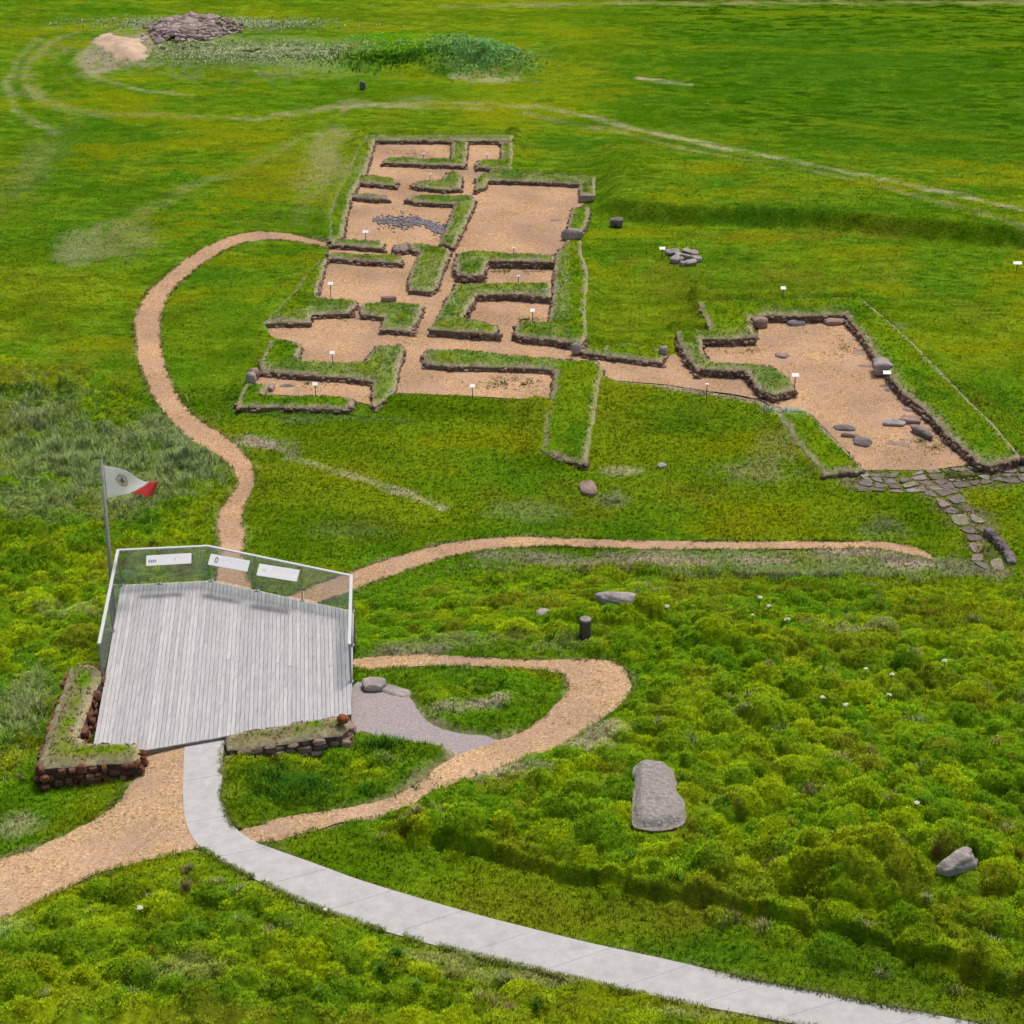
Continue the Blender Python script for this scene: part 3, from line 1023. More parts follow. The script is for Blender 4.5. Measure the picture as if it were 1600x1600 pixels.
ground = link('ground', fast_mesh('ground', np.column_stack([Xg.ravel(), Yg.ravel(), Zg]), Fg, True, Cg), [GRASS])
tag(ground, kind='structure')

# ------------------------------------------------------------------ paths and floors
for nm, pl, dz, mt, st in (('wood_chip_path', loop_w, .000, CHIPS, .3), ('wood_chip_path', east_w, .004, CHIPS, .3), ('wood_chip_path', ring_w, .000, CHIPS_G, .25),
                           ('gravel_path', gravel_w, -.006, GRAV, .25), ('wood_chip_path', sw_w, .004, CHIPS_G, .3),
                           ('wood_chip_floor', fm_w, .010, CHIPS, .5), ('wood_chip_floor', fe_w, .016, CHIPS, .5)):
    tag(sheet(nm, pl, dz, mt, st, .0 if 'floor' in nm else .07), kind='structure')

# concrete path: cast slabs with thin joints
L_, R_ = resample(concL, .1, False), resample(concR, .1, False)
cl = np.array(concL)
cr = np.array(concR)


def at_len(arr, t):
    s = np.concatenate([[0], np.cumsum(np.hypot(*np.diff(arr, axis=0).T))])
    return np.array([np.interp(t * s[-1], s, arr[:, 0]), np.interp(t * s[-1], s, arr[:, 1])]).T


nseg = 168
ts = np.linspace(0, 1, nseg + 1)
A_, B_ = at_len(cl, ts), at_len(cr, ts)
mb = MB()
jn = 12
for s0 in range(0, nseg, jn):
    e0 = min(s0 + jn, nseg)
    vs, fs = [], []
    for k in range(s0, e0 + 1):
        sh = .004 if k == s0 and k > 0 else (-.004 if k == e0 and k < nseg else 0)
        d = (A_[min(k + 1, nseg)] - A_[max(k - 1, 0)])
        d = d / np.hypot(*d) * sh
        a, b = A_[k] + d, B_[k] + d
        za = max(float(H0(*a)), float(H0(*b))) + .012
        zb = za
        vs += [(*a, za - .15), (*a, za), (*b, zb), (*b, zb - .15)]
    m = e0 - s0
    for k in range(m):
        o = 4 * k
        fs += [(o, o + 1, o + 5, o + 4), (o + 1, o + 2, o + 6, o + 5), (o + 2, o + 3, o + 7, o + 6)]
    fs += [(0, 3, 2, 1), (4 * m, 4 * m + 1, 4 * m + 2, 4 * m + 3)]
    mb.add(vs, fs)
tag(mb.obj('concrete_path', CONC), kind='structure')

# ------------------------------------------------------------------ turf-topped stone walls
HW = .30
WALLS = [
    ('long turf wall round the back and left of the farthest rooms', HW, [(570, 209), (690, 209), (802, 209), (802, 217), (782, 218), (700, 217), (586, 217), (580, 240), (571, 268), (550, 303), (541, 338), (536, 368), (513, 374), (512, 335), (524, 300), (541, 275), (555, 232)], 0),
    ('narrow turf wall dividing the two farthest rooms, shaped like an upturned T', HW, [(706, 219), (731, 219), (730, 235), (727, 256), (660, 254), (597, 251), (604, 244), (650, 245), (705, 246)], 0),
    ('short turf wall closing the small farthest room on the right, at the top corner', HW, [(783, 219), (802, 219), (801, 262), (770, 261), (745, 258), (742, 252), (750, 247), (783, 248)], 0),
    ('short stone and turf stub at the left wall, nearer the farthest room', HW, [(560, 271), (590, 273), (615, 277), (622, 283), (617, 287), (590, 285), (557, 281)], 0),
    ('bare low stone stub at the left wall just below another stub', .3, [(552, 300), (580, 300), (603, 304), (606, 308), (580, 308), (549, 305)], 2),
    ('comma-shaped turf mound between the two upper left rooms', HW, [(643, 285), (660, 279), (690, 279), (698, 268), (712, 265), (723, 272), (720, 292), (690, 293), (652, 289)], 0),
    ('turf wall turning a corner around the room with the charcoal hearth', HW, [(633, 309), (650, 303), (735, 303), (743, 312), (735, 330), (724, 355), (709, 383), (687, 376), (700, 345), (711, 316), (650, 313)], 0),
    ('turf strip along the back of the largest square room', HW, [(743, 276), (757, 268), (850, 270), (930, 273), (930, 303), (906, 303), (906, 285), (840, 281), (763, 279), (757, 290), (743, 293)], 0),
    ('low turf strip with rounded end where the chip path enters the ruins', HW, [(517, 371), (560, 372), (592, 374), (600, 379), (595, 385), (560, 382), (520, 379)], 0),
    ('small square stone block with turf beside the ruin entrance gap', HW, [(614, 382), (625, 377), (637, 376), (638, 385), (630, 388), (615, 388)], 2),
    ('thick turf block reaching from the hearth room to the centre passage', HW, [(640, 376), (700, 385), (703, 392), (697, 408), (690, 425), (684, 445), (673, 453), (640, 449), (638, 435), (646, 410), (657, 392), (642, 386)], 0),
    ('thin turf strip along the near side of the chip path entrance', HW, [(513, 392), (560, 394), (620, 397), (630, 402), (625, 408), (560, 404), (513, 400)], 0),
    ('ragged turf wall on the left flank with a stepped lower edge', HW, [(511, 401), (500, 400), (476, 425), (455, 456), (432, 480), (410, 503), (437, 501), (483, 501), (487, 488), (545, 486), (559, 471), (553, 466), (500, 462), (496, 456), (503, 430)], 0),
    ('isolated L-shaped turf block beside the centre passage', HW, [(567, 470), (610, 470), (660, 472), (661, 480), (647, 507), (640, 514), (595, 511), (600, 492), (565, 488), (563, 479)], 0),
    ('wide winding turf wall below the room with the lone white sign', HW, [(407, 557), (422, 529), (462, 532), (471, 538), (465, 556), (480, 561), (545, 565), (570, 561), (577, 549), (588, 537), (627, 536), (632, 543), (622, 580), (616, 610), (586, 632), (581, 628), (583, 594), (557, 588), (450, 581), (407, 576)], 0),
    ('low turf wall with stone front at the lowest left corner of the ruins', HW, [(386, 592), (400, 597), (418, 598), (412, 612), (450, 615), (535, 617), (556, 622), (552, 632), (540, 636), (450, 633), (369, 632), (374, 613)], 0),
    ('long turf wall running down the front right of the ruins to a flat stone', HW, [(665, 542), (725, 544), (790, 551), (865, 557), (932, 562), (944, 572), (937, 600), (930, 650), (921, 700), (917, 722), (880, 715), (846, 700), (851, 645), (859, 626), (867, 577), (855, 573), (787, 570), (700, 569), (664, 565), (660, 552)], 0),
    ('turf wall with dark stone face between the big square room and the small middle room', .44, [(715, 393), (735, 389), (800, 393), (866, 396), (866, 406), (820, 405), (762, 404), (758, 416), (753, 426), (730, 428), (713, 425), (711, 406)], 0),
    ('bracket-shaped turf wall around the middle room with a door gap', .4, [(712, 441), (800, 439), (861, 440), (861, 461), (800, 456), (746, 457), (735, 475), (723, 493), (760, 501), (777, 506), (775, 518), (720, 515), (669, 511), (680, 498), (697, 465)], 0),
    ('broad turf wall along the right flank of the main ruin', .38, [(868, 396), (876, 385), (888, 372), (908, 372), (909, 392), (918, 415), (919, 440), (916, 480), (917, 520), (908, 536), (870, 528), (812, 522), (804, 518), (805, 505), (815, 501), (857, 500), (863, 470)], 0),
    ('short turf wall piece right of the big square room', HW, [(895, 322), (920, 319), (921, 330), (915, 350), (908, 358), (885, 358), (890, 340)], 0),
    ('low oval turf wall reaching out along the passage to the east', HW, [(907, 541), (943, 544), (947, 535), (985, 533), (1028, 541), (1040, 549), (1033, 563), (980, 557), (910, 548)], 0),
    ('long angular turf wall wrapped around the separate east building', .42, [(1090, 467), (1220, 465), (1344, 461), (1386, 496), (1425, 531), (1469, 575), (1508, 616), (1554, 660), (1597, 712), (1544, 724), (1530, 718), (1482, 676), (1440, 632), (1412, 612), (1372, 558), (1344, 516), (1319, 488), (1260, 490), (1202, 489), (1172, 494), (1180, 524), (1140, 526), (1097, 526),
      (1099, 546), (1112, 563), (1175, 566), (1210, 570), (1235, 587), (1243, 605), (1210, 613), (1187, 606), (1175, 588), (1165, 576), (1088, 573), (1072, 553), (1060, 530), (1057, 514), (1110, 512)], 0),
    ('plain turf bank along the near left side of the east building', .26, [(1213, 641), (1262, 641), (1281, 658), (1320, 698), (1352, 731), (1288, 739), (1255, 700), (1232, 670)], 0),
]


def make_wall(name, label, top, poly_px, mode, z0=None, polyw=None, mat=FACE_ST, course=.135, cat='stone wall', gcolf=None, slen=(.09, .36), group='turf walls of the excavated ruins'):
    poly = polyw or [P(a, b, top) for a, b in poly_px]
    if area(poly) < 0:
        poly = poly[::-1]
    cx, cy = np.mean(np.array(poly), 0)
    base = -.12 if z0 is None else z0
    t = empty(name, (cx, cy, base), label, cat, group)
    # turf / stone cap
    V, F, d, b = cdt(poly, .13, .05)
    n = fbm(V[:, 0] / .5, V[:, 1] / .5, 17, 3) - .5
    z = top + .13 * sst(-.02, .28, d) - .11 + .16 * n * sst(-.05, .3, d)
    nb = len(b)
    base_ring = np.array([(p[0], p[1]) for p in b])
    # cdt keeps the boundary first
    bi = np.arange(nb)
    rg = V[:nb] if len(V) >= nb else base_ring
    if mode == 1:
        tg = np.roll(rg, -1, 0) - np.roll(rg, 1, 0)
        tg = tg / np.hypot(tg[:, 0], tg[:, 1])[:, None]
        rg = rg + np.column_stack([tg[:, 1], -tg[:, 0]]) * .38
    Vb = np.column_stack([rg, np.full(nb, base)])
    Vt = np.column_stack([V, z])
    allV = np.vstack([Vt, Vb]) - (cx, cy, base)
    off = len(Vt)
    side = []
    for i in range(nb):
        j = (i + 1) % nb
        side += [(i, off + i, off + j), (i, off + j, j)]
    colr = gcol(V[:, 0], V[:, 1])
    colr = mixc(np.broadcast_to(np.array([.115, .235, .006]), colr.shape).copy(), colr, np.full(len(V), .35))
    colr = mixc(colr, YEL, sst(.45, .7, fbm(V[:, 0] / .9, V[:, 1] / .9, 23, 3)) * .7)
    colr = mixc(colr, DRK, sst(.55, .7, fbm(V[:, 0] / 1.1, V[:, 1] / 1.1, 25, 3)) * .6)
    if gcolf:
        colr = gcolf(V, d, colr)
    rimn = fbm(V[:, 0] / .35, V[:, 1] / .35, 29, 2)
    colr = mixc(colr, np.array([.44, .38, .24]), sst(.24, .06, d + (rimn - .5) * .3) * {0: .9, 1: .2, 2: 1}[mode])
    if mode == 2:
        colr = mixc(colr, np.array([.28, .22, .18]), sst(.35, .6, rimn))
    colr = colr * (.75 + .5 * rimn)[:, None]
    call = np.vstack([colr, colr[:nb] * .9 if mode == 1 else np.full((nb, 3), .05)])
    mi = [0] * len(F) + [1] * len(side)
    me = fast_mesh('turf_cap', allV, np.vstack([F, np.array(side)]), True, call, mi)
    link('turf_cap', me, [TURF, SOILD if z0 is not None else (SOILM if mode != 1 else TURF)], t)
    # stone facing
    if mode != 1:
        items = []
        H = top - .09 - (base + .1)
        rows = max(1, int(round(H / course)))
        lz = []
        for i in range(len(poly)):
            a, c = np.array(poly[i]), np.array(poly[(i + 1) % len(poly)])
            L = float(np.hypot(*(c - a)))
            u = (c - a) / max(L, 1e-6)
            q = a + u * (np.arange(0, L + .35, .35)[:, None]) + np.array([u[1], -u[0]]) * .3
            lz.append(TH(q[:, 0], q[:, 1], False) if z0 is None else [0])
        for r in range(rows):
            ring = poly
            n_ = len(ring)
            for i in range(n_):
                a, c = np.array(ring[i]), np.array(ring[(i + 1) % n_])
                L = float(np.hypot(*(c - a)))
                u = (c - a) / max(L, 1e-6)
                ang = math.atan2(u[1], u[0])
                nrm = np.array([u[1], -u[0]])
                s = rng.uniform(-.1, .05)
                while s < L:
                    w = rng.uniform(*slen)
                    lawn = z0 is None and lz[i][min(int((s + w / 2) / .35), len(lz[i]) - 1)] > top - .17
                    if not lawn and rng.random() < (.9 if r < rows - 1 else .62):
                        p = a + u * (s + w / 2) + nrm * rng.uniform(-.08, .035)
                        hh = (H / rows) * rng.uniform(.34, .68)
                        items.append((p[0] - cx, p[1] - cy, .1 + (r + .5) * H / rows + rng.uniform(-.035, .03), w / 2 * .95, rng.uniform(.07, .12), hh, ang + rng.uniform(-.12, .12), rng.uniform(-.15, .15)))
                    s += w + rng.uniform(0, .03)
        if items:
            link('stone_facing', stones_mesh('stone_facing', items), [mat], t)
    # grass growing on the cap
    A = abs(area(poly))
    n = int(A * 90)
    pa = np.array(poly)
    X = rng.uniform(pa[:, 0].min(), pa[:, 0].max(), n * 4)
    Y = rng.uniform(pa[:, 1].min(), pa[:, 1].max(), n * 4)
    k = inside(poly, X, Y)
    X, Y = X[k][:n], Y[k][:n]
    if len(X) and mode != 2:
        dd, _ = seg_d(X, Y, poly + [poly[0]])
        keep = rng.random(len(X)) < sst(.02, .24, dd)
        X, Y, dd = X[keep], Y[keep], dd[keep]
        if len(X):
            n_ = fbm(X / .5, Y / .5, 17, 3) - .5
            Z = top + .13 * sst(-.02, .28, dd) - .11 + .16 * n_ * sst(-.05, .3, dd) - base
            cc = mixc(np.broadcast_to(np.array([.13, .25, .006]), (len(X), 3)).copy(), YEL, sst(.45, .7, fbm(X / .9, Y / .9, 23, 3)) * .7)
            cc = mixc(cc, DRK, sst(.55, .7, fbm(X / 1.1, Y / 1.1, 25, 3)) * .6)
            if gcolf:
                cc = gcolf(np.column_stack([X, Y]), dd, cc)
            tufts('grass_cover', X - cx, Y - cy, Z, np.full(len(X), .055), np.full(len(X), .016), 6, cc, parent=t)
    return t


for lb, h, pp, mode in WALLS:
    make_wall('turf_wall', lb, h, pp, mode)


def dryish(V, d, c):
    n = fbm(V[:, 0] / .7, V[:, 1] / .7, 201, 3)
    return mixc(c, np.array([.27, .23, .12]), sst(.35, .6, n + .25 * sst(.5, .1, d)) * .85)


make_wall('turf_wall', 'L-shaped turf-topped dry stone wall at the near left corner of the timber deck', 2.95,
          [(121, 1034), (140, 1033), (158, 1040), (156, 1058), (148, 1078), (139, 1100), (124, 1148), (137, 1156), (180, 1157), (215, 1157), (222, 1172), (216, 1186), (140, 1191), (61, 1196), (59, 1184), (80, 1120), (108, 1040)], 0, z0=2.1,
          mat=RED_ST, gcolf=dryish, group='turf walls beside the deck', course=.16)
make_wall('turf_wall', 'straight turf-topped stone wall along the front edge of the deck, right of the concrete path', 2.86,
          [(355, 1144), (400, 1135), (460, 1125), (522, 1115), (548, 1117), (545, 1134), (532, 1143), (490, 1150), (432, 1159), (390, 1164), (354, 1168)], 0, z0=2.05,
          mat=BROWN_ST, gcolf=dryish, group='turf walls beside the deck', course=.15, slen=(.2, .45))

# ------------------------------------------------------------------ viewing deck
dk = empty('viewing_deck', (-7.5, 40.5, DZ), 'light grey timber viewing deck with glass balustrade overlooking the ruins', 'deck')
bd = Vector((DECK[1][0] - DECK[0][0], DECK[1][1] - DECK[0][1], 0)).normalized()
bn = Vector((bd.y, -bd.x, 0))


def clip(poly, n, c):
    out = []
    for i in range(len(poly)):
        a, b = poly[i], poly[(i + 1) % len(poly)]
        da, db = a[0] * n[0] + a[1] * n[1] - c, b[0] * n[0] + b[1] * n[1] - c
        if da >= 0:
            out.append(a)
        if (da >= 0) != (db >= 0):
            t = da / (da - db)
            out.append((a[0] + (b[0] - a[0]) * t, a[1] + (b[1] - a[1]) * t))
    return out


mb = MB()
offs = [p[0] * bn.x + p[1] * bn.y for p in DECK]
bw = .105
k = min(offs) + .002
while k < max(offs):
    q = clip(DECK, (bn.x, bn.y), k)
    q = clip(q, (-bn.x, -bn.y), -(k + bw - .008))
    if len(q) >= 3:
        ts_ = [p[0] * bd.x + p[1] * bd.y for p in q]
        lo, hi = min(ts_), max(ts_)
        cuts = [lo] + ([lo + (hi - lo) * random.uniform(.25, .75)] if random.random() < .5 else []) + [hi]
        for c0, c1 in zip(cuts[:-1], cuts[1:]):
            r = clip(q, (bd.x, bd.y), c0 + (.002 if c0 > lo else -1))
            r = clip(r, (-bd.x, -bd.y), -(c1 - (.002 if c1 < hi else -1)))
            if len(r) >= 3:
                if area(r) < 0:
                    r = r[::-1]
                zt = DZ + random.uniform(-.004, .004)
                mb.prism([(x - dk.location.x, y - dk.location.y) for x, y in r], zt - .03 - DZ, zt - DZ)
    k += bw
mb.obj('deck_boards', DECKM, dk)
# edge frame below the boards
mb = MB()
inn = [((p[0] + 7.5) * .985, (p[1] - 40.5) * .985) for p in DECK]
for i in range(5):
    a, b = inn[i], inn[(i + 1) % 5]
    mb.beam((*a, -.16), (*b, -.16), .08, .24)
for i in range(1, 12):
    f = i / 12
    a = (inn[1][0] * (1 - f) + inn[0][0] * f, inn[1][1] * (1 - f) + inn[0][1] * f)
    b = (inn[3][0] * (1 - f) + inn[4][0] * f, inn[3][1] * (1 - f) + inn[4][1] * f)
    mb.beam((*a, -.14), (*b, -.14), .05, .18)
mb.obj('frame', TIMBER, dk)
for p in inn[1:4]:
    mb = MB()
    gz = float(H0(p[0] - 7.5, p[1] + 40.5)) - 1.2 - DZ
    mb.tube((*p, gz), (*p, -.05), .07, n=8)
    mb.obj('support_post', TIMBER, dk)

# balustrade
RH = 1.1
lf, lb_, mb_, rb, rf = P(160, 1065, DZ), DECK[1], DECK[2], DECK[3], P(550, 1066, DZ)
line = [lf, lb_, mb_, rb, rf]
loc2 = lambda p, z: (p[0] + 7.5, p[1] - 40.5, z - DZ)
ctr = np.mean(np.array(line), 0)


def inset(p, k=.04):
    v = np.array(ctr) - np.array(p)
    v = v / np.hypot(*v) * k
    return (p[0] + v[0], p[1] + v[1])


rl = [inset(p, .03) for p in line]
mb = MB()
for i in range(4):
    a, b = np.array(rl[i]), np.array(rl[i + 1])
    u = (b - a) / np.hypot(*(b - a))
    e0, e1 = (a - u * .0 if i else a), b + (u * .03 if i < 3 else 0)
    dzz = .003 * (i % 2)
    mb.beam(loc2(e0, DZ + RH + dzz), loc2(e1, DZ + RH + dzz), .085, .04)
mb.obj('top_rail', RAILM, dk, bevel=.006)
nposts = {0: [0, .5, 1], 1: [.42, 1], 2: [.33, .65, 1], 3: [.5, 1]}
for i in range(4):
    a, b = np.array(rl[i]), np.array(rl[i + 1])
    for f in nposts[i]:
        p = a + (b - a) * f
        m = MB()
        m.beam(loc2(p, DZ - .12), loc2(p, DZ + RH - .025), .05, .02, up=(b[0] - a[0], b[1] - a[1], 0))
        m.beam(loc2(p, DZ + .002), loc2(p, DZ + .02), .12, .12)
        m.obj('post', POSTM, dk)
    fs_ = ([0] if nposts[i][0] != 0 else []) + nposts[i]
    for f0, f1 in zip(fs_[:-1], fs_[1:]):
        p, q = a + (b - a) * f0, a + (b - a) * f1
        u = (q - p) / np.hypot(*(q - p))
        p, q = p + u * .06, q - u * .06
        m = MB()
        m.beam(loc2(p, DZ + .56), loc2(q, DZ + .56), .012, .98)
        m.obj('glass_pane', GLASS, dk)

# information boards on the back rail (each tilted towards the reader)
for lbl, q, marks in (
    ('white information board with small dark bar at its left end, leftmost on deck rail', [(229, 868), (299, 864), (299, 880), (228, 884)], 'bar'),
    ('white information board with dark round mark, middle of three on the deck rail', [(329, 865), (391, 876), (386, 893), (325, 882)], 'map'),
    ('white information board with faint pale drawing, rightmost on the deck rail', [(405, 880), (469, 891), (463, 908), (401, 899)], 'faint')):
    zt, zb = DZ + RH - .06, DZ + RH - .24
    c3 = [Vector((*P(*q[0], zt), zt)), Vector((*P(*q[1], zt), zt)), Vector((*P(*q[2], zb), zb)), Vector((*P(*q[3], zb), zb))]
    c = sum(c3, Vector()) / 4
    ex = ((c3[1] - c3[0]) + (c3[2] - c3[3])) / 2
    ey = ((c3[0] - c3[3]) + (c3[1] - c3[2])) / 2
    nn = ex.cross(ey).normalized()
    t = empty('information_board', c, lbl, 'information board', 'information boards on the deck rail')
    m = MB()
    vs = [-ex / 2 - ey / 2, ex / 2 - ey / 2, ex / 2 + ey / 2, -ex / 2 + ey / 2]
    m.add([v - nn * .02 for v in vs] + list(vs), [(3, 2, 1, 0), (4, 5, 6, 7), (0, 1, 5, 4), (1, 2, 6, 5), (2, 3, 7, 6), (3, 0, 4, 7)])
    mi = [0] * 6

    def mark(x0, y0, x1, y1, k, h=.003):
        cs = [ex * (x - .5) + ey * (y - .5) + nn * h for x, y in ((x0, y0), (x1, y0), (x1, y1), (x0, y1))]
        m.add(cs, [(0, 1, 2, 3)])
        mi.append(k)
    if marks == 'bar':
        for i in range(4):
            mark(.05 + i * .045, .28, .085 + i * .045, .55, 1)
        mark(.63, .35, .645, .6, 1)
    elif marks == 'map':
        for i in range(9):
            an = i * .7
            mark(.17 + .035 * math.cos(an), .45 + .2 * math.sin(an), .20 + .035 * math.cos(an), .6 + .2 * math.sin(an), 1, .003 + .0005 * i)
    else:
        for i in range(5):
            mark(.11 + i * .02, .42 - .04 * (i % 2), .125 + i * .02, .6, 2)
    for i in range(9):
        x = .33 + i * .07
        mark(x, .78, x + .02, .83, 2)
        mark(x, .5 + .1 * (i % 3), x + .035, .53 + .1 * (i % 3), 2)
    me = bpy.data.meshes.new('panel')
    me.from_pydata(m.v, [], m.f)
    me.polygons.foreach_set('material_index', mi)
    link('panel', me, [PANELM, PRINT, PRINTL], t)
    for f in (-.3, .3):
        m = MB()
        m.beam(ex * f - nn * .03 + ey * .3, ex * f + Vector((0, .12, -.12)), .02, .02)
        m.obj('bracket', POSTM, t)

# ------------------------------------------------------------------ flagpole and flag
pb = P(171, 918, DZ - .0)
ptz = DZ + 4.05
zt_ = ptz
# solve the pole so that it stands vertically at the deck corner
px_, py_ = pb[0] + .03, pb[1] - .05
gz = float(H0(px_, py_)) - .2
fp = empty('flagpole', (px_, py_, gz), 'tall slim grey flagpole outside the far left corner of the deck', 'flagpole')
m = MB()
top, LEAN = 6.5, .15
m.tube((0, 0, 0), (LEAN, 0, top - gz), .062, .036, 12)
m.obj('pole', POLEM, fp, smooth=True)
m = MB()
m.tube((LEAN, 0, top - gz), (LEAN, 0, top - gz + .09), .03, .012, 10)
m.obj('finial', RAILM, fp)
m = MB()
m.tube((.11, -.02, .9), (.045 + LEAN, -.02, top - gz - .1), .005, n=5)
m.obj('halyard', PANELM, fp)
m = MB()
m.beam((.04, -.02, DZ + .12 - gz), (.22, -.08, DZ + .12 - gz), .05, .05)
m.beam((-.05, -.07, DZ + .12 - gz), (.05, -.07, DZ + .12 - gz), .03, .09)
m.obj('clamp', RAILM, fp)

# flag: hoist vertical, fly drooping in the wind
U_, V_ = 56, 30
hoist, fly = .95, 1.66
verts, cols = [], []
for i in range(U_ + 1):
    u = i / U_
    for j in range(V_ + 1):
        v = j / V_
        x = .05 + fly * (.95 * u - .08 * u * u) * (1 - .10 * v * u)
        zt = -(.46 * u + .10 * u * u)
        width = float(np.interp(u, [0, .25, .45, .6, .75, .88, 1], [1.0, .76, .60, .66, .74, .56, .2]))
        z = zt - v * width + .05 * math.sin(6 * u + 3 * v) * u
        y = .20 * math.sin(u * 7.5 + v * 2.6) * u + .18 * v * u
        verts.append((x, y, z))
        # cloth colours: white field, rusty emblem, red fly panel
        c = (.92, .92, .92)
        dx, dy = (u - .30) / .11, (v - .42) / .22
        d = math.hypot(dx, dy)
        if d < 1:
            c = (.50, .48, .44) if d > .82 else ((.42, .33, .20) if d < .55 and (abs(dx) < .16 or abs(dy - .1) < .16 or d < .3) else (.80, .79, .76))
        if u > .80 - .36 * v:
            c = (.80, .22, .22)
        cols.append(c)
F = [(i * (V_ + 1) + j, (i + 1) * (V_ + 1) + j, (i + 1) * (V_ + 1) + j + 1, i * (V_ + 1) + j + 1) for i in range(U_) for j in range(V_)]
fl = link('flag', fast_mesh('flag', verts, F, True, np.array(cols)), [FLAGM], None, (px_ + LEAN, py_, 6.42))
sm = fl.modifiers.new('thickness', 'SOLIDIFY')
sm.thickness = .004
tag(fl, 'white flag with round brown emblem and red outer end, flying from the pole', 'flag')

# ------------------------------------------------------------------ loose stones


def boulder(name, label, cat, px, py, w, d, h, rot, mat, zoff=0, sharp=.75, seed=1, top=None, group=None, flatten=.0):
    x, y = G(px, py, zoff + h * .28)
    z = float(TH(np.array([x]), np.array([y]), False)[0]) + zoff
    v = boxy(IV3, sharp)
    r = np.random.default_rng(seed)
    for f in (1.3, 2.7, 5.5, 11):
        ph = r.uniform(0, 6, 9)
        v = v * (1 + ((.24 if seed == 10 else .13) / f) * (np.sin(v[:, :1] * f * 1.5 + ph[0] + np.sin(v[:, 1:2] * f + ph[3])) + np.sin(v[:, 1:2] * f * 1.5 + ph[1]) + np.sin(v[:, 2:] * f + ph[2])))
    v = v * (w / 2, d / 2, h / 2)
    c, s_ = math.cos(rot), math.sin(rot)
    v = v @ np.array([[c, s_, 0], [-s_, c, 0], [0, 0, 1]])
    me = fast_mesh(name, v, IF3, True)
    o = link(name, me, [mat], None, (x, y, z + h * .28))
    return tag(o, label, cat, group)


BOULDM = stone_mat('speckled_boulder', [(.38, .35, .335), (.58, .54, .52), (.78, .74, .70)], 9)
# the big boulder: rounded rhomboid with a shoulder on its right
x, y = G(1030, 1262)
out = [(987, 1190), (1005, 1181), (1028, 1183), (1048, 1190), (1060, 1208), (1059, 1228), (1069, 1241), (1078, 1260), (1071, 1280), (1046, 1287), (1010, 1288), (986, 1282), (988, 1250), (989, 1215)]
zt = 3.05
ow = chaikin([P(a, b, zt) for a, b in out], True, 2)
V, F, d, b = cdt(ow, .07, .012)
zz = zt + .24 * sst(0, .26, d) ** .6 - .18 + .09 * (fbm(V[:, 0] / .4, V[:, 1] / .4, 301, 3) - .5)
nb = len(b)
cc_ = np.mean(V[:nb], 0)
low = []
for k_, (zl, sc) in enumerate([(zt - .42, 1.02), (zt - .6, 1.03), (zt - 1.0, .98)]):
    low.append(np.column_stack([cc_ + (V[:nb] - cc_) * sc + .03 * (fbm(V[:nb, :1] * 3 + k_, V[:nb, 1:] * 3, 303, 2) - .5), np.full(nb, zl)]))
allV = np.vstack([np.column_stack([V, zz])] + low)
side = []
rings = [np.arange(nb)] + [len(V) + k_ * nb + np.arange(nb) for k_ in range(3)]
for r0, r1 in zip(rings[:-1], rings[1:]):
    for i in range(nb):
        j = (i + 1) % nb
        side += [(r0[i], r1[i], r1[j]), (r0[i], r1[j], r0[j])]
ctr3 = np.array([cc_[0], cc_[1], zt - .8])
bo = link('boulder', fast_mesh('boulder', allV - ctr3, np.vstack([F, np.array(side)]), True), [BOULDM], None, ctr3)
tag(bo, 'large smooth grey boulder standing in the green hummocks right of the chip path', 'boulder')

boulder('boulder', 'long pale grey boulder lying half buried on the crest behind the dark post', 'boulder', 968, 958, 1.55, .65, .42, -.35, GREY_ST, .12, .8, 3)
boulder('boulder', 'small rounded grey boulder left of the dark post', 'boulder', 847, 962, .42, .4, .38, .3, GREY_ST, .05, .85, 4)
boulder('flat_stone', 'large brown upright oval flat stone at the foot of the long turf wall', 'stone', 918, 762, .62, .95, .3, .1, BROWN_ST, 0, .9, 5)
boulder('stone', 'small pale grey stone alone on the lawn right of the long turf wall', 'stone', 1035, 728, .3, .3, .18, .2, GREY_ST, 0, .8, 6)
boulder('stone', 'rusty red round stone on the right end of the wall at the deck front', 'stone', 536, 1124, .30, .30, .32, 0, RUST_ST, .66, .9, 7)
boulder('flat_stone', 'pale squared slab beside the grey gravel right of the deck', 'stone', 583, 1067, .56, .40, .2, .05, GREY_ST, .12, .25, 8)
boulder('flat_stone', 'low blue-grey rounded slab edging the gravel area', 'stone', 620, 1078, .75, .5, .12, -.5, GREY_ST, .02, .6, 9)
boulder('rock', 'rough grey rock half buried in the moss near the bottom right', 'rock', 1490, 1376, .95, .5, .5, .5, GREY_ST, .08, .8, 10)
boulder('stone', 'squared dark stone at the left end of the low terrace', 'stone', 962, 347, .75, .45, .4, -.2, DARK_ST, .1, .5, 13)
boulder('stone', 'small black stone on the grass below the long grass mound', 'stone', 567, 133, .35, .3, .5, 0, DARK_ST, .1, .7, 14)
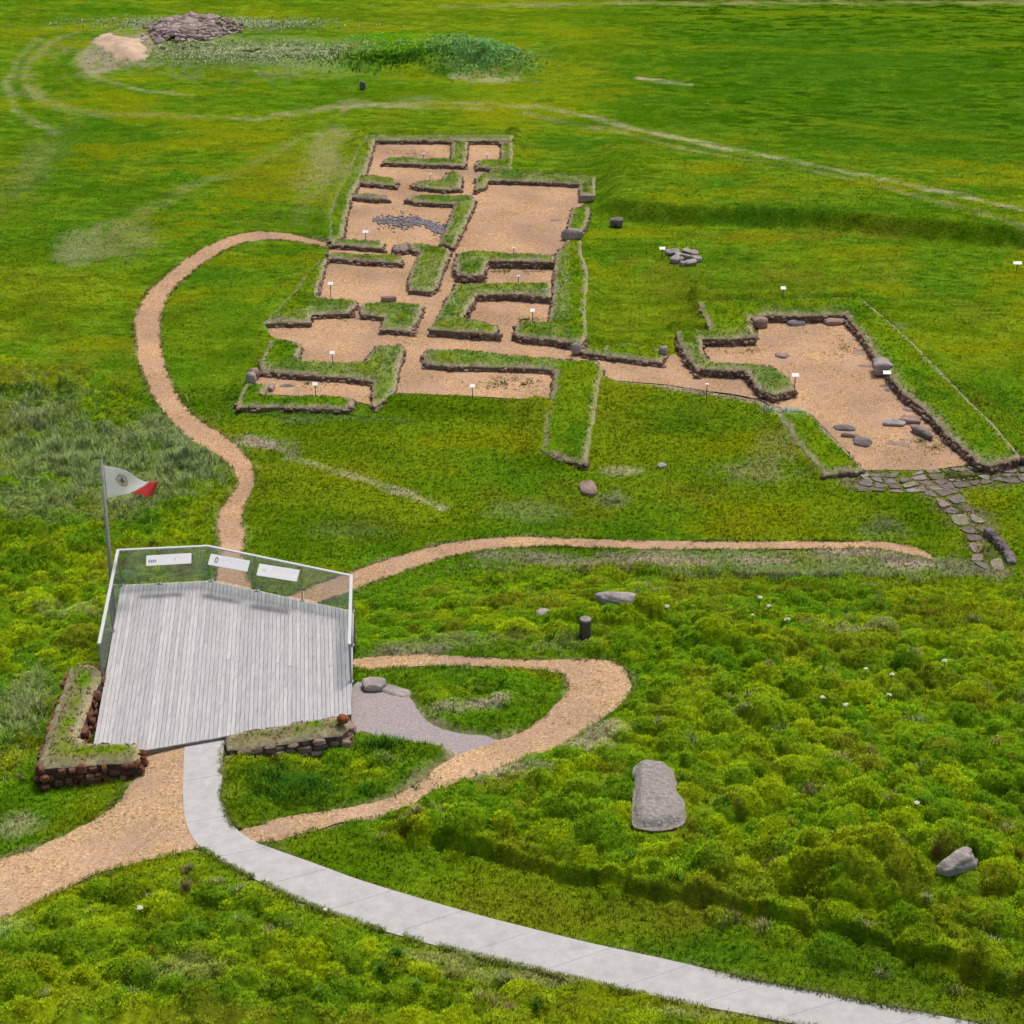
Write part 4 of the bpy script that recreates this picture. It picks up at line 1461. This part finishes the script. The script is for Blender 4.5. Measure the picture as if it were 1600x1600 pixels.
# fallen stones inside the ruins
STN = [
    ('large grey slab across the right wall of the big square room', 894, 366, .85, .45, .5, .0, GREY_ST, 'flat_stone', .1),
    ('grey stone block at the gap in the right wall of the big square room', 915, 309, .8, .35, .45, .05, BROWN_ST, 'stone', .08),
    ('small dark round stone on the chips of the big square room', 868, 343, .45, .35, .1, 0, BROWN_ST, 'stone', 0),
    ('grey upright stone at the upper left corner post of the lowest left room', 396, 582, .4, .45, .5, .3, DARK_ST, 'stone', .12),
    ('pale blue-grey stone below another at the lowest left room', 393, 594, .38, .38, .45, 0, GREY_ST, 'stone', .12),
    ('small dark stone at the near left in the lowest left room', 424, 606, .22, .4, .25, 0, DARK_ST, 'stone', .02),
    ('long low dark stone on the chips of the lowest left room', 450, 602, .55, .3, .1, 0, DARK_ST, 'flat_stone', 0),
    ('low dark stone sill on the turf block beside the centre passage', 607, 466, .5, .25, .3, 0, DARK_ST, 'stone', .05),
    ('pale stone at the far corner of the middle bracket-walled room', 850, 454, .4, .3, .3, 0, GREY_ST, 'stone', .3),
    ('pale stone where the passage wall meets the right flank wall', 900, 541, .4, .3, .4, 0, GREY_ST, 'stone', .25),
    ('stone at the right end of the oval wall on the east passage', 1036, 549, .3, .3, .34, 0, GREY_ST, 'stone', .22),
    ('grey stone at the back left corner of the east building', 1187, 503, .5, .4, .45, 0, DARK_ST, 'stone', .1),
    ('grey stone beside the back wall of the east building', 1243, 503, .6, .4, .25, .1, DARK_ST, 'flat_stone', .02),
    ('dark wedge stone in the far right corner of the east building', 1305, 501, .7, .45, .3, .1, BROWN_ST, 'flat_stone', .03),
    ('small stone on the chips near the hook wall of the east building', 1221, 554, .4, .3, .2, -.4, BROWN_ST, 'stone', .02),
    ('grey slab beside the right wall of the east building, upper', 1347, 549, .5, .4, .1, 0, DARK_ST, 'flat_stone', .01),
    ('long flat stone next to the boulder at the right wall', 1358, 570, .6, .25, .12, -.1, BROWN_ST, 'flat_stone', .01),
    ('grey boulder bulging from the right wall of the east building', 1380, 572, .6, .6, .6, 0, GREY_ST, 'boulder', .15),
    ('small grey flat stone below the wall sign of the east building', 1391, 609, .4, .35, .08, 0, DARK_ST, 'flat_stone', .01),
    ('grey flat stone near the right wall above the slab cluster', 1427, 638, .5, .4, .12, -.4, BROWN_ST, 'flat_stone', .01),
    ('rounded grey stone left of the big tilted slab', 1398, 659, .6, .4, .22, -.2, GREY_ST, 'flat_stone', .03),
    ('dark square slab at the head of the slab cluster', 1422, 655, .55, .4, .26, -.3, DARK_ST, 'flat_stone', .04),
    ('long tilted dark slab leaning in the slab cluster', 1443, 676, .75, .3, .34, -.95, DARK_ST, 'flat_stone', .04),
    ('rust-tinged flat slab beside the long tilted slab', 1437, 668, .5, .35, .1, -.6, BROWN_ST, 'flat_stone', .02),
    ('leftmost dark flat stone of the row at the near left of the east building', 1318, 667, .5, .3, .2, -.1, DARK_ST, 'flat_stone', .03),
    ('dark stone second in the row at the near left of the east building', 1330, 678, .5, .3, .2, -.2, DARK_ST, 'flat_stone', .03),
    ('rounded dark stone third in the row at the near left', 1347, 689, .42, .45, .24, -.3, DARK_ST, 'stone', .03),
    ('low dark curved stone at the front of the east building', 1403, 692, .9, .3, .12, -.25, DARK_ST, 'flat_stone', 0),
    ('pale flat stone in front of the low curved stone', 1398, 700, .8, .3, .07, -.1, GREY_ST, 'flat_stone', 0),
]
for i, (lb, a, b, w, d_, h, r, mt, nm, zo) in enumerate(STN):
    k_ = 1.3 if a > 1180 else 1.0
    boulder(nm, lb, 'stone', a, b, w * k_, d_ * k_, h, r, BROWN_ST if (mt is DARK_ST and i % 2) else mt, zo, .6 + .05 * (i % 5), 20 + i)

# charcoal hearth trail: broken charcoal, ash and small dark stones pressed into the chips
tr = [(588, 344, .10), (602, 345, .28), (618, 348, .45), (632, 348, .40), (645, 346, .25), (662, 348, .14), (676, 353, .2), (686, 359, .22), (690, 364, .15)]
items = []
for k in range(900):
    q = rng.uniform(0, len(tr) - 1.001)
    i, f = int(q), q - int(q)
    a, b = np.array(tr[i]), np.array(tr[i + 1])
    c = a + (b - a) * f
    x, y = P(c[0], c[1], 0)
    x, y = x + rng.normal(0, .55) * c[2] * 1.6, y + rng.normal(0, .55) * c[2] * 2.4
    r_ = rng.uniform(.02, .075)
    items.append((x, y, .035, r_, r_ * .8, .02, rng.uniform(0, 3), 0))
tag(link('ash_patch', stones_mesh('ash_patch', items), [ASH]), 'dark blue-grey streak of charcoal and ash on the chips of the hearth room', 'hearth', kind='stuff')

# the ring of stones on the east lawn: one fire ring of separate stones
RG = [(1051, 398), (1060, 402), (1074, 395), (1085, 399), (1088, 408), (1079, 414), (1066, 416), (1055, 410), (1072, 405), (1063, 409)]
for i, (a, b) in enumerate(RG):
    x, y = G(a, b)
    o = link('stone', stones_mesh('stone', [(0, 0, 0, rng.uniform(.12, .34), rng.uniform(.10, .24), rng.uniform(.07, .17), rng.uniform(0, 3), .15)]), [GREY_ST], None, (x, y, float(TH(np.array([x]), np.array([y]))[0]) + .08))
    tag(o, 'grey stone of the small open stone ring on the lawn right of the main ruin', 'stone', 'stones of the ring on the lawn')

# flagstones: pavement strip and stepping path at the right
def slabs(px_line, half, rows, seg, lab, grp):
    """irregular flat slabs fitted together along a line; half = half width in metres"""
    c = chaikin([P(a, b, 0) for a, b in px_line], False, 2)
    c = np.array(c)
    L = float(np.hypot(*np.diff(c, axis=0).T).sum())
    n = int(L / seg)
    T = at_len(c, np.linspace(0, 1, n + 1))
    dd = np.gradient(T, axis=0)
    dd = dd / np.hypot(dd[:, 0], dd[:, 1])[:, None]
    nn = np.column_stack([-dd[:, 1], dd[:, 0]])
    grid = np.zeros((n + 1, rows + 1, 2))
    for i in range(n + 1):
        hw = half[0] + (half[1] - half[0]) * i / n
        for j in range(rows + 1):
            v = (j / rows * 2 - 1) * hw
            grid[i, j] = T[i] + nn[i] * (v + rng.uniform(-.36, .36) * hw * 2 / rows) + dd[i] * rng.uniform(-.4, .4) * seg
    for i in range(n):
        for j in range(rows):
            if rng.random() < .13:
                continue
            q = [grid[i, j], grid[i + 1, j], grid[i + 1, j + 1], grid[i, j + 1]]
            ce = sum(q) / 4
            if float(samp(MP, *ce)) > .5:
                continue
            ring = []
            sh_ = rng.uniform(.8, 1.0)
            for k in range(4):
                a, b = q[k], q[(k + 1) % 4]
                ring.append(ce + (a - ce) * rng.uniform(.70, .97) * sh_)
                ring.append(ce + ((a + b) / 2 - ce) * rng.uniform(.80, 1.04) * sh_)
            ring = [tuple(r_ - ce) for r_ in ring]
            if area(ring) < 0:
                ring = ring[::-1]
            ring = chaikin(ring, True, 1)
            zz = float(TH(np.array([ce[0]]), np.array([ce[1]]))[0])
            h = rng.uniform(.03, .06)
            tx, ty = rng.uniform(-.06, .06, 2)
            m = MB()
            m.prism(ring, -.12, [h + x_ * tx + y_ * ty for x_, y_ in ring])
            o = m.obj('paving_stone', PAVE[int(rng.integers(0, 3))], None, bevel=.012, loc=(ce[0], ce[1], zz))
            tag(o, lab, 'paving stone', grp)


PAVE = [stone_mat('paving_brown', [(.17, .135, .12), (.26, .21, .19), (.36, .31, .28)], 5), stone_mat('paving_grey', [(.20, .18, .17), (.29, .26, .25), (.38, .35, .33)], 5),
        stone_mat('paving_mossy', [(.16, .16, .08), (.25, .23, .16), (.35, .33, .27)], 6)]
slabs([(1340, 752), (1400, 757), (1460, 750), (1520, 742), (1612, 738)], (.8, .7), 4, .50, 'flat stone sunk in the grass of the paving before the east building', 'paving stones before the east building')
slabs([(1462, 764), (1485, 782), (1503, 798), (1516, 815), (1530, 834), (1535, 855), (1540, 875), (1552, 896)], (.58, .42), 2, .62, 'flat stone of the stepping path leading down from the east building', 'stepping stones at the right')

# drain pit beside the stepping path
mb = MB()
m = [P(1545, 838, 0), P(1560, 852, 0), P(1575, 872, 0), P(1580, 888, 0)]
items = []
for (ax, ay), (bx, by) in zip(m[:-1], m[1:]):
    for f in (0, .25, .5, .75):
        items.append((ax + (bx - ax) * f, ay + (by - ay) * f, .1, .17, .14, .16, rng.uniform(0, 3), .1))
o = link('stone_edging', stones_mesh('stone_edging', [(i[0] - m[1][0], i[1] - m[1][1], *i[2:]) for i in items]), [DARK_ST], None, (m[1][0], m[1][1], 0))
tag(o, 'dark row of stones edging the ditch at the right of the stepping path', 'stone edging')

# ------------------------------------------------------------------ dark path post
x, y = G(914, 1003)
zb = float(TH(np.array([x]), np.array([y]), False)[0])
bp = empty('marker_post', (x, y, zb - .1), 'short thick dark wooden post with a pale flat top on the hill path', 'post')
m = MB()
m.tube((0, 0, 0), (0, 0, .78), .165, .155, 14)
m.obj('shaft', WOODD, bp, smooth=False)
m = MB()
m.tube((0, 0, .78), (0, 0, .83), .165, .15, 14)
m.obj('cap', GREY_ST, bp)
m = MB()
m.tube((-.03, -.14, .35), (-.03, -.168, .35), .045, n=10)
m.obj('hole', DARK_ST, bp)

# ------------------------------------------------------------------ small white signs on thin stakes
SG = [(571, 362, 9, .5, 'hearth room, beside the ash streak'), (516, 443, 8, .7, 'room just below the chip path entrance'), (519, 551, 8, .45, 'ragged open room at the left'),
      (492, 600, 8, .6, 'lowest left room'), (738, 603, 8, .6, 'wide middle room at the front'), (832, 485, 7, .6, 'bracket-walled middle room'), (810, 431, 5, .4, 'small dark-walled middle room'),
      (803, 387, 5, .3, 'near edge of the big square room'), (662, 240, 4, .5, 'farthest left room'), (761, 241, 4, .5, 'farthest right room'), (672, 272, 4, .4, 'second room from the far end'),
      (1035, 388, 9, .5, 'lawn left of the ring of stones'), (1105, 600, 6, .8, 'chip passage leading to the east building'), (1243, 586, 11, .7, 'hook wall of the east building'),
      (1386, 582, 12, .5, 'boulder at the east building wall'), (1224, 450, 8, .6, 'lawn behind the east building'), (1590, 411, 13, .4, 'lawn at the right edge of the picture')]
for px, py, w, h, lb in SG:
    x, y = P(px, py, h)
    sc = math.hypot(CAMZ, y) / FPX
    t = empty('sign', (x, y, 0), 'small white information plate on a thin stake, ' + lb, 'sign', 'small white signs around the ruins')
    m = MB()
    m.tube((0, .01, -.1), (0, .01, h), .016, n=6)
    m.obj('stake', WOODD, t)
    ww = w * sc
    m = MB()
    m.beam((-ww / 2, 0, h), (ww / 2, 0, h), .17 if w > 6 else .06, .02, up=(0, -.5, 1))
    m.obj('plate', PANELM, t)

# ------------------------------------------------------------------ far field: sand heap, stone pile
x0, y0 = G(188, 82)
V, F, d, b = cdt([P(a, b_, .0) for a, b_ in [(138, 68), (150, 56), (175, 50), (185, 60), (205, 66), (222, 72), (235, 88), (232, 98), (212, 103), (180, 101), (160, 92), (155, 80)]], .22, .25)
z = TH(V[:, 0], V[:, 1], False) + .06 + (.2 + .5 * fbm(V[:, 0] / 1.3, V[:, 1] / 1.3, 402, 2)) * sst(0, 1.4, d) * (.05 + 1.3 * fbm(V[:, 0] / .8, V[:, 1] / .8, 401, 3))
z[:len(b)] -= .3
tag(link('sand_heap', fast_mesh('sand_heap', np.column_stack([V, z]), F, True), [SAND]), 'low lumpy heap of pale beige sand at the left end of the far mound', 'sand heap')
items = []
for k in range(2600):
    a, b_ = rng.uniform(0, 2 * math.pi), abs(rng.normal(0, .5))
    px, py = 300 + 74 * b_ * math.cos(a), 62 + 24 * b_ * math.sin(a) - (.06 * 70 * b_ * math.cos(a))
    x, y = G(px, py)
    s = rng.uniform(.07, .2) * (1 + (rng.random() < .08))
    if fbm(np.array(x / 1.2), np.array(y / 1.2), 77, 2) < .36 or b_ > 1.15:
        continue
    items.append((x, y, float(H0(x, y)) + .5 + .5 * (1 - b_ ** 2) * (.5 + float(fbm(np.array(x / 1.5), np.array(y / 1.5), 79, 2))) + rng.uniform(-.1, .1), s, s * .8, s * .6, rng.uniform(0, 3), rng.uniform(-.6, .6)))
o = link('stone_heap', stones_mesh('stone_heap', items), [PILE])
tag(o, 'wide low heap of purplish brown rubble stones beside the sand heap', 'stone heap', kind='stuff')

# ------------------------------------------------------------------ grass


def scatter(pxmin, pxmax, pymin, pymax, n, avoid=True, z=1.2):
    """random points on the ground with even density per square metre inside a survey window"""
    ya, yb = P(800, pymax, z)[1], P(800, pymin, z)[1]
    Y = ya + (yb - ya) * rng.random(n * 2)
    X = rng.uniform(-1, 1, n * 2) * .36 * (yb + 15)
    sc = np.hypot(Y, CAMZ) / FPX
    pxx = 800 + X / sc
    k = (pxx > pxmin) & (pxx < pxmax)
    X, Y = X[k][:n], Y[k][:n]
    if avoid:
        m = samp(M_s, X, Y)
        k = m < .35 + rng.uniform(-.15, .1, len(X))
        X, Y = X[k], Y[k]
    return X, Y


WALLM = np.zeros((NYR, NXR), np.float32)
for lb, h, pp, mode in WALLS:
    polymask([P(a, b, h) for a, b in pp], WALLM)


def grass_field(name, win, n, L, Wd, nb, lean, spread, lbl, ampmin=None, ampmax=None, tall=False):
    X, Y = scatter(*win, n)
    a = samp(AMP, X, Y)
    k = (samp(WALLM, X, Y) < .3) & (samp(MDECK, X, Y) < .2)
    if name == 'lawn_grass':
        k &= rng.random(len(X)) < sst(112, 78, Y)
    if ampmin is not None:
        k &= a > ampmin
    if ampmax is not None:
        k &= a <= ampmax
    X, Y, a = X[k], Y[k], a[k]
    Z = TH(X, Y)
    c = gcol(X, Y) * (1.72 if ampmin is not None else 1.34)
    Ls = L * rng.uniform(.6, 1.3, len(X)) * (.75 + .5 * fbm(X / .8, Y / .8, 501, 2))
    o = tufts(name, X, Y, Z, Ls, np.full(len(X), Wd), nb, c, lean, spread)
    tag(o, lbl, 'grass', kind='stuff')
    return o


# rough moss and grass of the foreground hummocks
grass_field('rough_grass', (-120, 1720, 880, 1900), 170000, .06, .016, 7, .9, .06, 'dense rough moss and grass covering the hummocks in the foreground', ampmin=.12)
grass_field('verge_grass', (-120, 1720, 880, 1900), 80000, .10, .015, 7, .8, .07, 'softer grass of the verges beside the paths', ampmax=.12)
grass_field('slope_grass', (-120, 1720, 560, 880), 60000, .08, .022, 6, .8, .08, 'grass on the slope and lawn around the ruins')
grass_field('lawn_grass', (-80, 1680, 120, 560), 60000, .06, .03, 5, .9, .10, 'short mown lawn grass around the ruins')

# grass leaning over the edges of the concrete and chip paths
EX, EY = [], []
for arr, n, w in ((concL, 5200, .05), (concR, 5200, .05), (ring_w, 3200, .12), (sw_w, 2400, .14), (loop_w, 5200, .10), (east_w, 3600, .08)):
    a_ = np.array(arr)
    q = rng.random(n)
    pp = at_len(a_, q)
    EX.append(pp[:, 0] + rng.normal(0, w, n))
    EY.append(pp[:, 1] + rng.normal(0, w, n))
EX, EY = np.concatenate(EX), np.concatenate(EY)
k = (fbm(EX / .5, EY / .5, 611, 3) > .40) & (samp(M_s, EX, EY) < .72)
EX, EY = EX[k], EY[k]
tag(tufts('edge_grass', EX, EY, H0(EX, EY), .075 * rng.uniform(.6, 1.4, len(EX)), np.full(len(EX), .014), 6, gcol(EX, EY) * .5 + np.array([.06, .10, .002]), .9, .06), 'grass fringing the edges of the paths', 'grass', kind='stuff')
WX, WY = [], []
for a, b, rx, ry, n in [(575, 410, 50, 5, 260), (800, 424, 55, 5, 220), (800, 600, 70, 14, 420), (540, 497, 60, 6, 160), (1160, 548, 70, 9, 260), (1320, 545, 90, 50, 260), (1460, 700, 60, 24, 160), (640, 545, 60, 40, 120),
                        (820, 500, 40, 8, 100), (700, 1240, 120, 30, 260), (1440, 690, 40, 8, 120), (480, 600, 70, 12, 60), (1400, 755, 80, 12, 700), (1520, 745, 90, 10, 700), (1500, 800, 30, 24, 500), (1528, 850, 24, 36, 500), (650, 240, 60, 10, 60), (1240, 845, 260, 4, 200)]:
    for k in range(n):
        an, r_ = rng.uniform(0, 6.283), abs(rng.normal(0, .55))
        p = G(a + rx * r_ * math.cos(an), b + ry * r_ * math.sin(an)) if b > 830 else P(a + rx * r_ * math.cos(an), b + ry * r_ * math.sin(an), 0)
        WX.append(p[0])
        WY.append(p[1])
WX, WY = np.array(WX), np.array(WY)
k = fbm(WX / .6, WY / .6, 621, 2) > .42
WX, WY = WX[k], WY[k]
tag(tufts('weeds', WX, WY, H0(WX, WY) + .01, .05 * rng.uniform(.6, 1.6, len(WX)), np.full(len(WX), .022), 6, np.full((len(WX), 3), 1.0) * np.array([.12, .16, .01]), .9, .06), 'small weeds sprouting through the wood chips', 'weeds', kind='stuff')

# tall pale grass
TG = [(120, 730, 150, 60, 4200, .5, np.array([.22, .31, .10])), (60, 660, 90, 60, 1500, .45, GREY), (290, 720, 60, 60, 2000, .5, np.array([.21, .29, .11])), (200, 790, 110, 50, 1200, .32, GREY), (40, 1100, 50, 80, 500, .35, GREY),
      (1250, 888, 300, 14, 1800, .26, GREY), (900, 880, 200, 12, 1100, .24, DRY), (1450, 960, 160, 40, 900, .22, OLV), (400, 92, 180, 14, 6000, .22, np.array([.33, .40, .19])), (330, 38, 170, 9, 4000, .24, np.array([.33, .40, .19])),
      (640, 92, 110, 24, 900, .14, np.array([.2, .4, .01])), (750, 98, 78, 20, 5200, .24, np.array([.17, .36, .09])), (620, 104, 95, 8, 1600, .3, np.array([.07, .20, .01])), (1240, 645, 34, 10, 1800, .3, np.array([.42, .48, .34])), (690, 1310, 12, 12, 40, .4, GREY),
      (1385, 820, 30, 18, 260, .15, GREY), (1458, 1384, 14, 10, 160, .14, np.array([.25, .20, .04])), (1475, 1362, 30, 6, 160, .2, np.array([.12, .22, .01])), (1520, 1386, 26, 6, 120, .16, np.array([.10, .20, .01])), (960, 782, 24, 10, 160, .18, GREY), (470, 1240, 110, 34, 1500, .22, np.array([.045, .13, .01])), (600, 1175, 50, 14, 300, .3, np.array([.05, .14, .01]))]
AX, AY, AL, AC = [], [], [], []
for q in range(330):
    cx_, cy_ = rng.uniform(-60, 1660), rng.uniform(890, 1610)
    gx, gy = P(cx_, cy_, 2.0)
    if float(samp(AMP, gx, gy)) < .15:
        continue
    TG.append((cx_, cy_, rng.uniform(5, 26), rng.uniform(4, 14), int(rng.integers(10, 46)), rng.uniform(.12, .26),
               [DRY, GREY, OLV, np.array([.13, .26, .02]), np.array([.05, .16, .015]), np.array([.2, .17, .07])][int(rng.integers(0, 6))]))
for a, b, rx, ry, n, L, colr in TG:
    t = rng.uniform(0, 2 * math.pi, n)
    r = np.abs(rng.normal(0, .55, n))
    for k in range(n):
        x, y = P(a + rx * r[k] * math.cos(t[k]), b + ry * r[k] * math.sin(t[k]), 0 if b < 880 else (.6 if b < 1000 else 2.2))
        AX.append(x)
        AY.append(y)
    AL.append(L * .72 * rng.uniform(.5, 1.25, n))
    AC.append(np.broadcast_to(colr, (n, 3)) * rng.uniform(.9, 2.1, (n, 1)) * (1.15 if b < 150 else 1))
AX, AY, AL, AC = np.array(AX), np.array(AY), np.concatenate(AL), np.vstack(AC)
k = (samp(M_s, AX, AY) < .2) & (fbm(AX / .8, AY / .8, 601, 3) > np.where(AY > 100, .3, .42))
AX, AY, AL, AC = AX[k], AY[k], AL[k], AC[k]
tag(tufts('tall_grass', AX, AY, TH(AX, AY), AL, .012 + .022 * sst(55, 110, AY), 6, AC, .75, .12), 'tall pale grey-green grass in loose stands', 'grass', kind='stuff')

# white umbel flowers among the hummocks
for a, b in [(1185, 970), (1228, 1000), (1350, 1075), (1391, 1077), (1318, 1130), (1472, 1072), (1040, 985), (1428, 1290), (1174, 986), (1200, 970), (508, 1435), (221, 1440), (1283, 1118), (1388, 1098)]:
    x, y = G(a, b)
    zb = float(TH(np.array([x]), np.array([y]))[0])
    t = empty('white_flower', (x, y, zb - .03), 'white flower head on a green stem standing above the rough grass', 'flower', 'white flowers in the rough grass')
    h = random.uniform(.22, .34)
    m = MB()
    m.tube((0, 0, 0), (0, 0, h), .008, n=5)
    m.obj('stem', STEMM, t)
    r = random.uniform(.04, .085) if a != 1174 and b != 1435 else .03
    it = []
    for q in range(16):
        an, rr = random.uniform(0, 6.28), r * math.sqrt(random.random())
        it.append((rr * math.cos(an), rr * math.sin(an), h + .03 - rr * .3, .022, .022, .014, 0, 0))
    link('flower_head', stones_mesh('flower_head', it), [WHITEF], t)
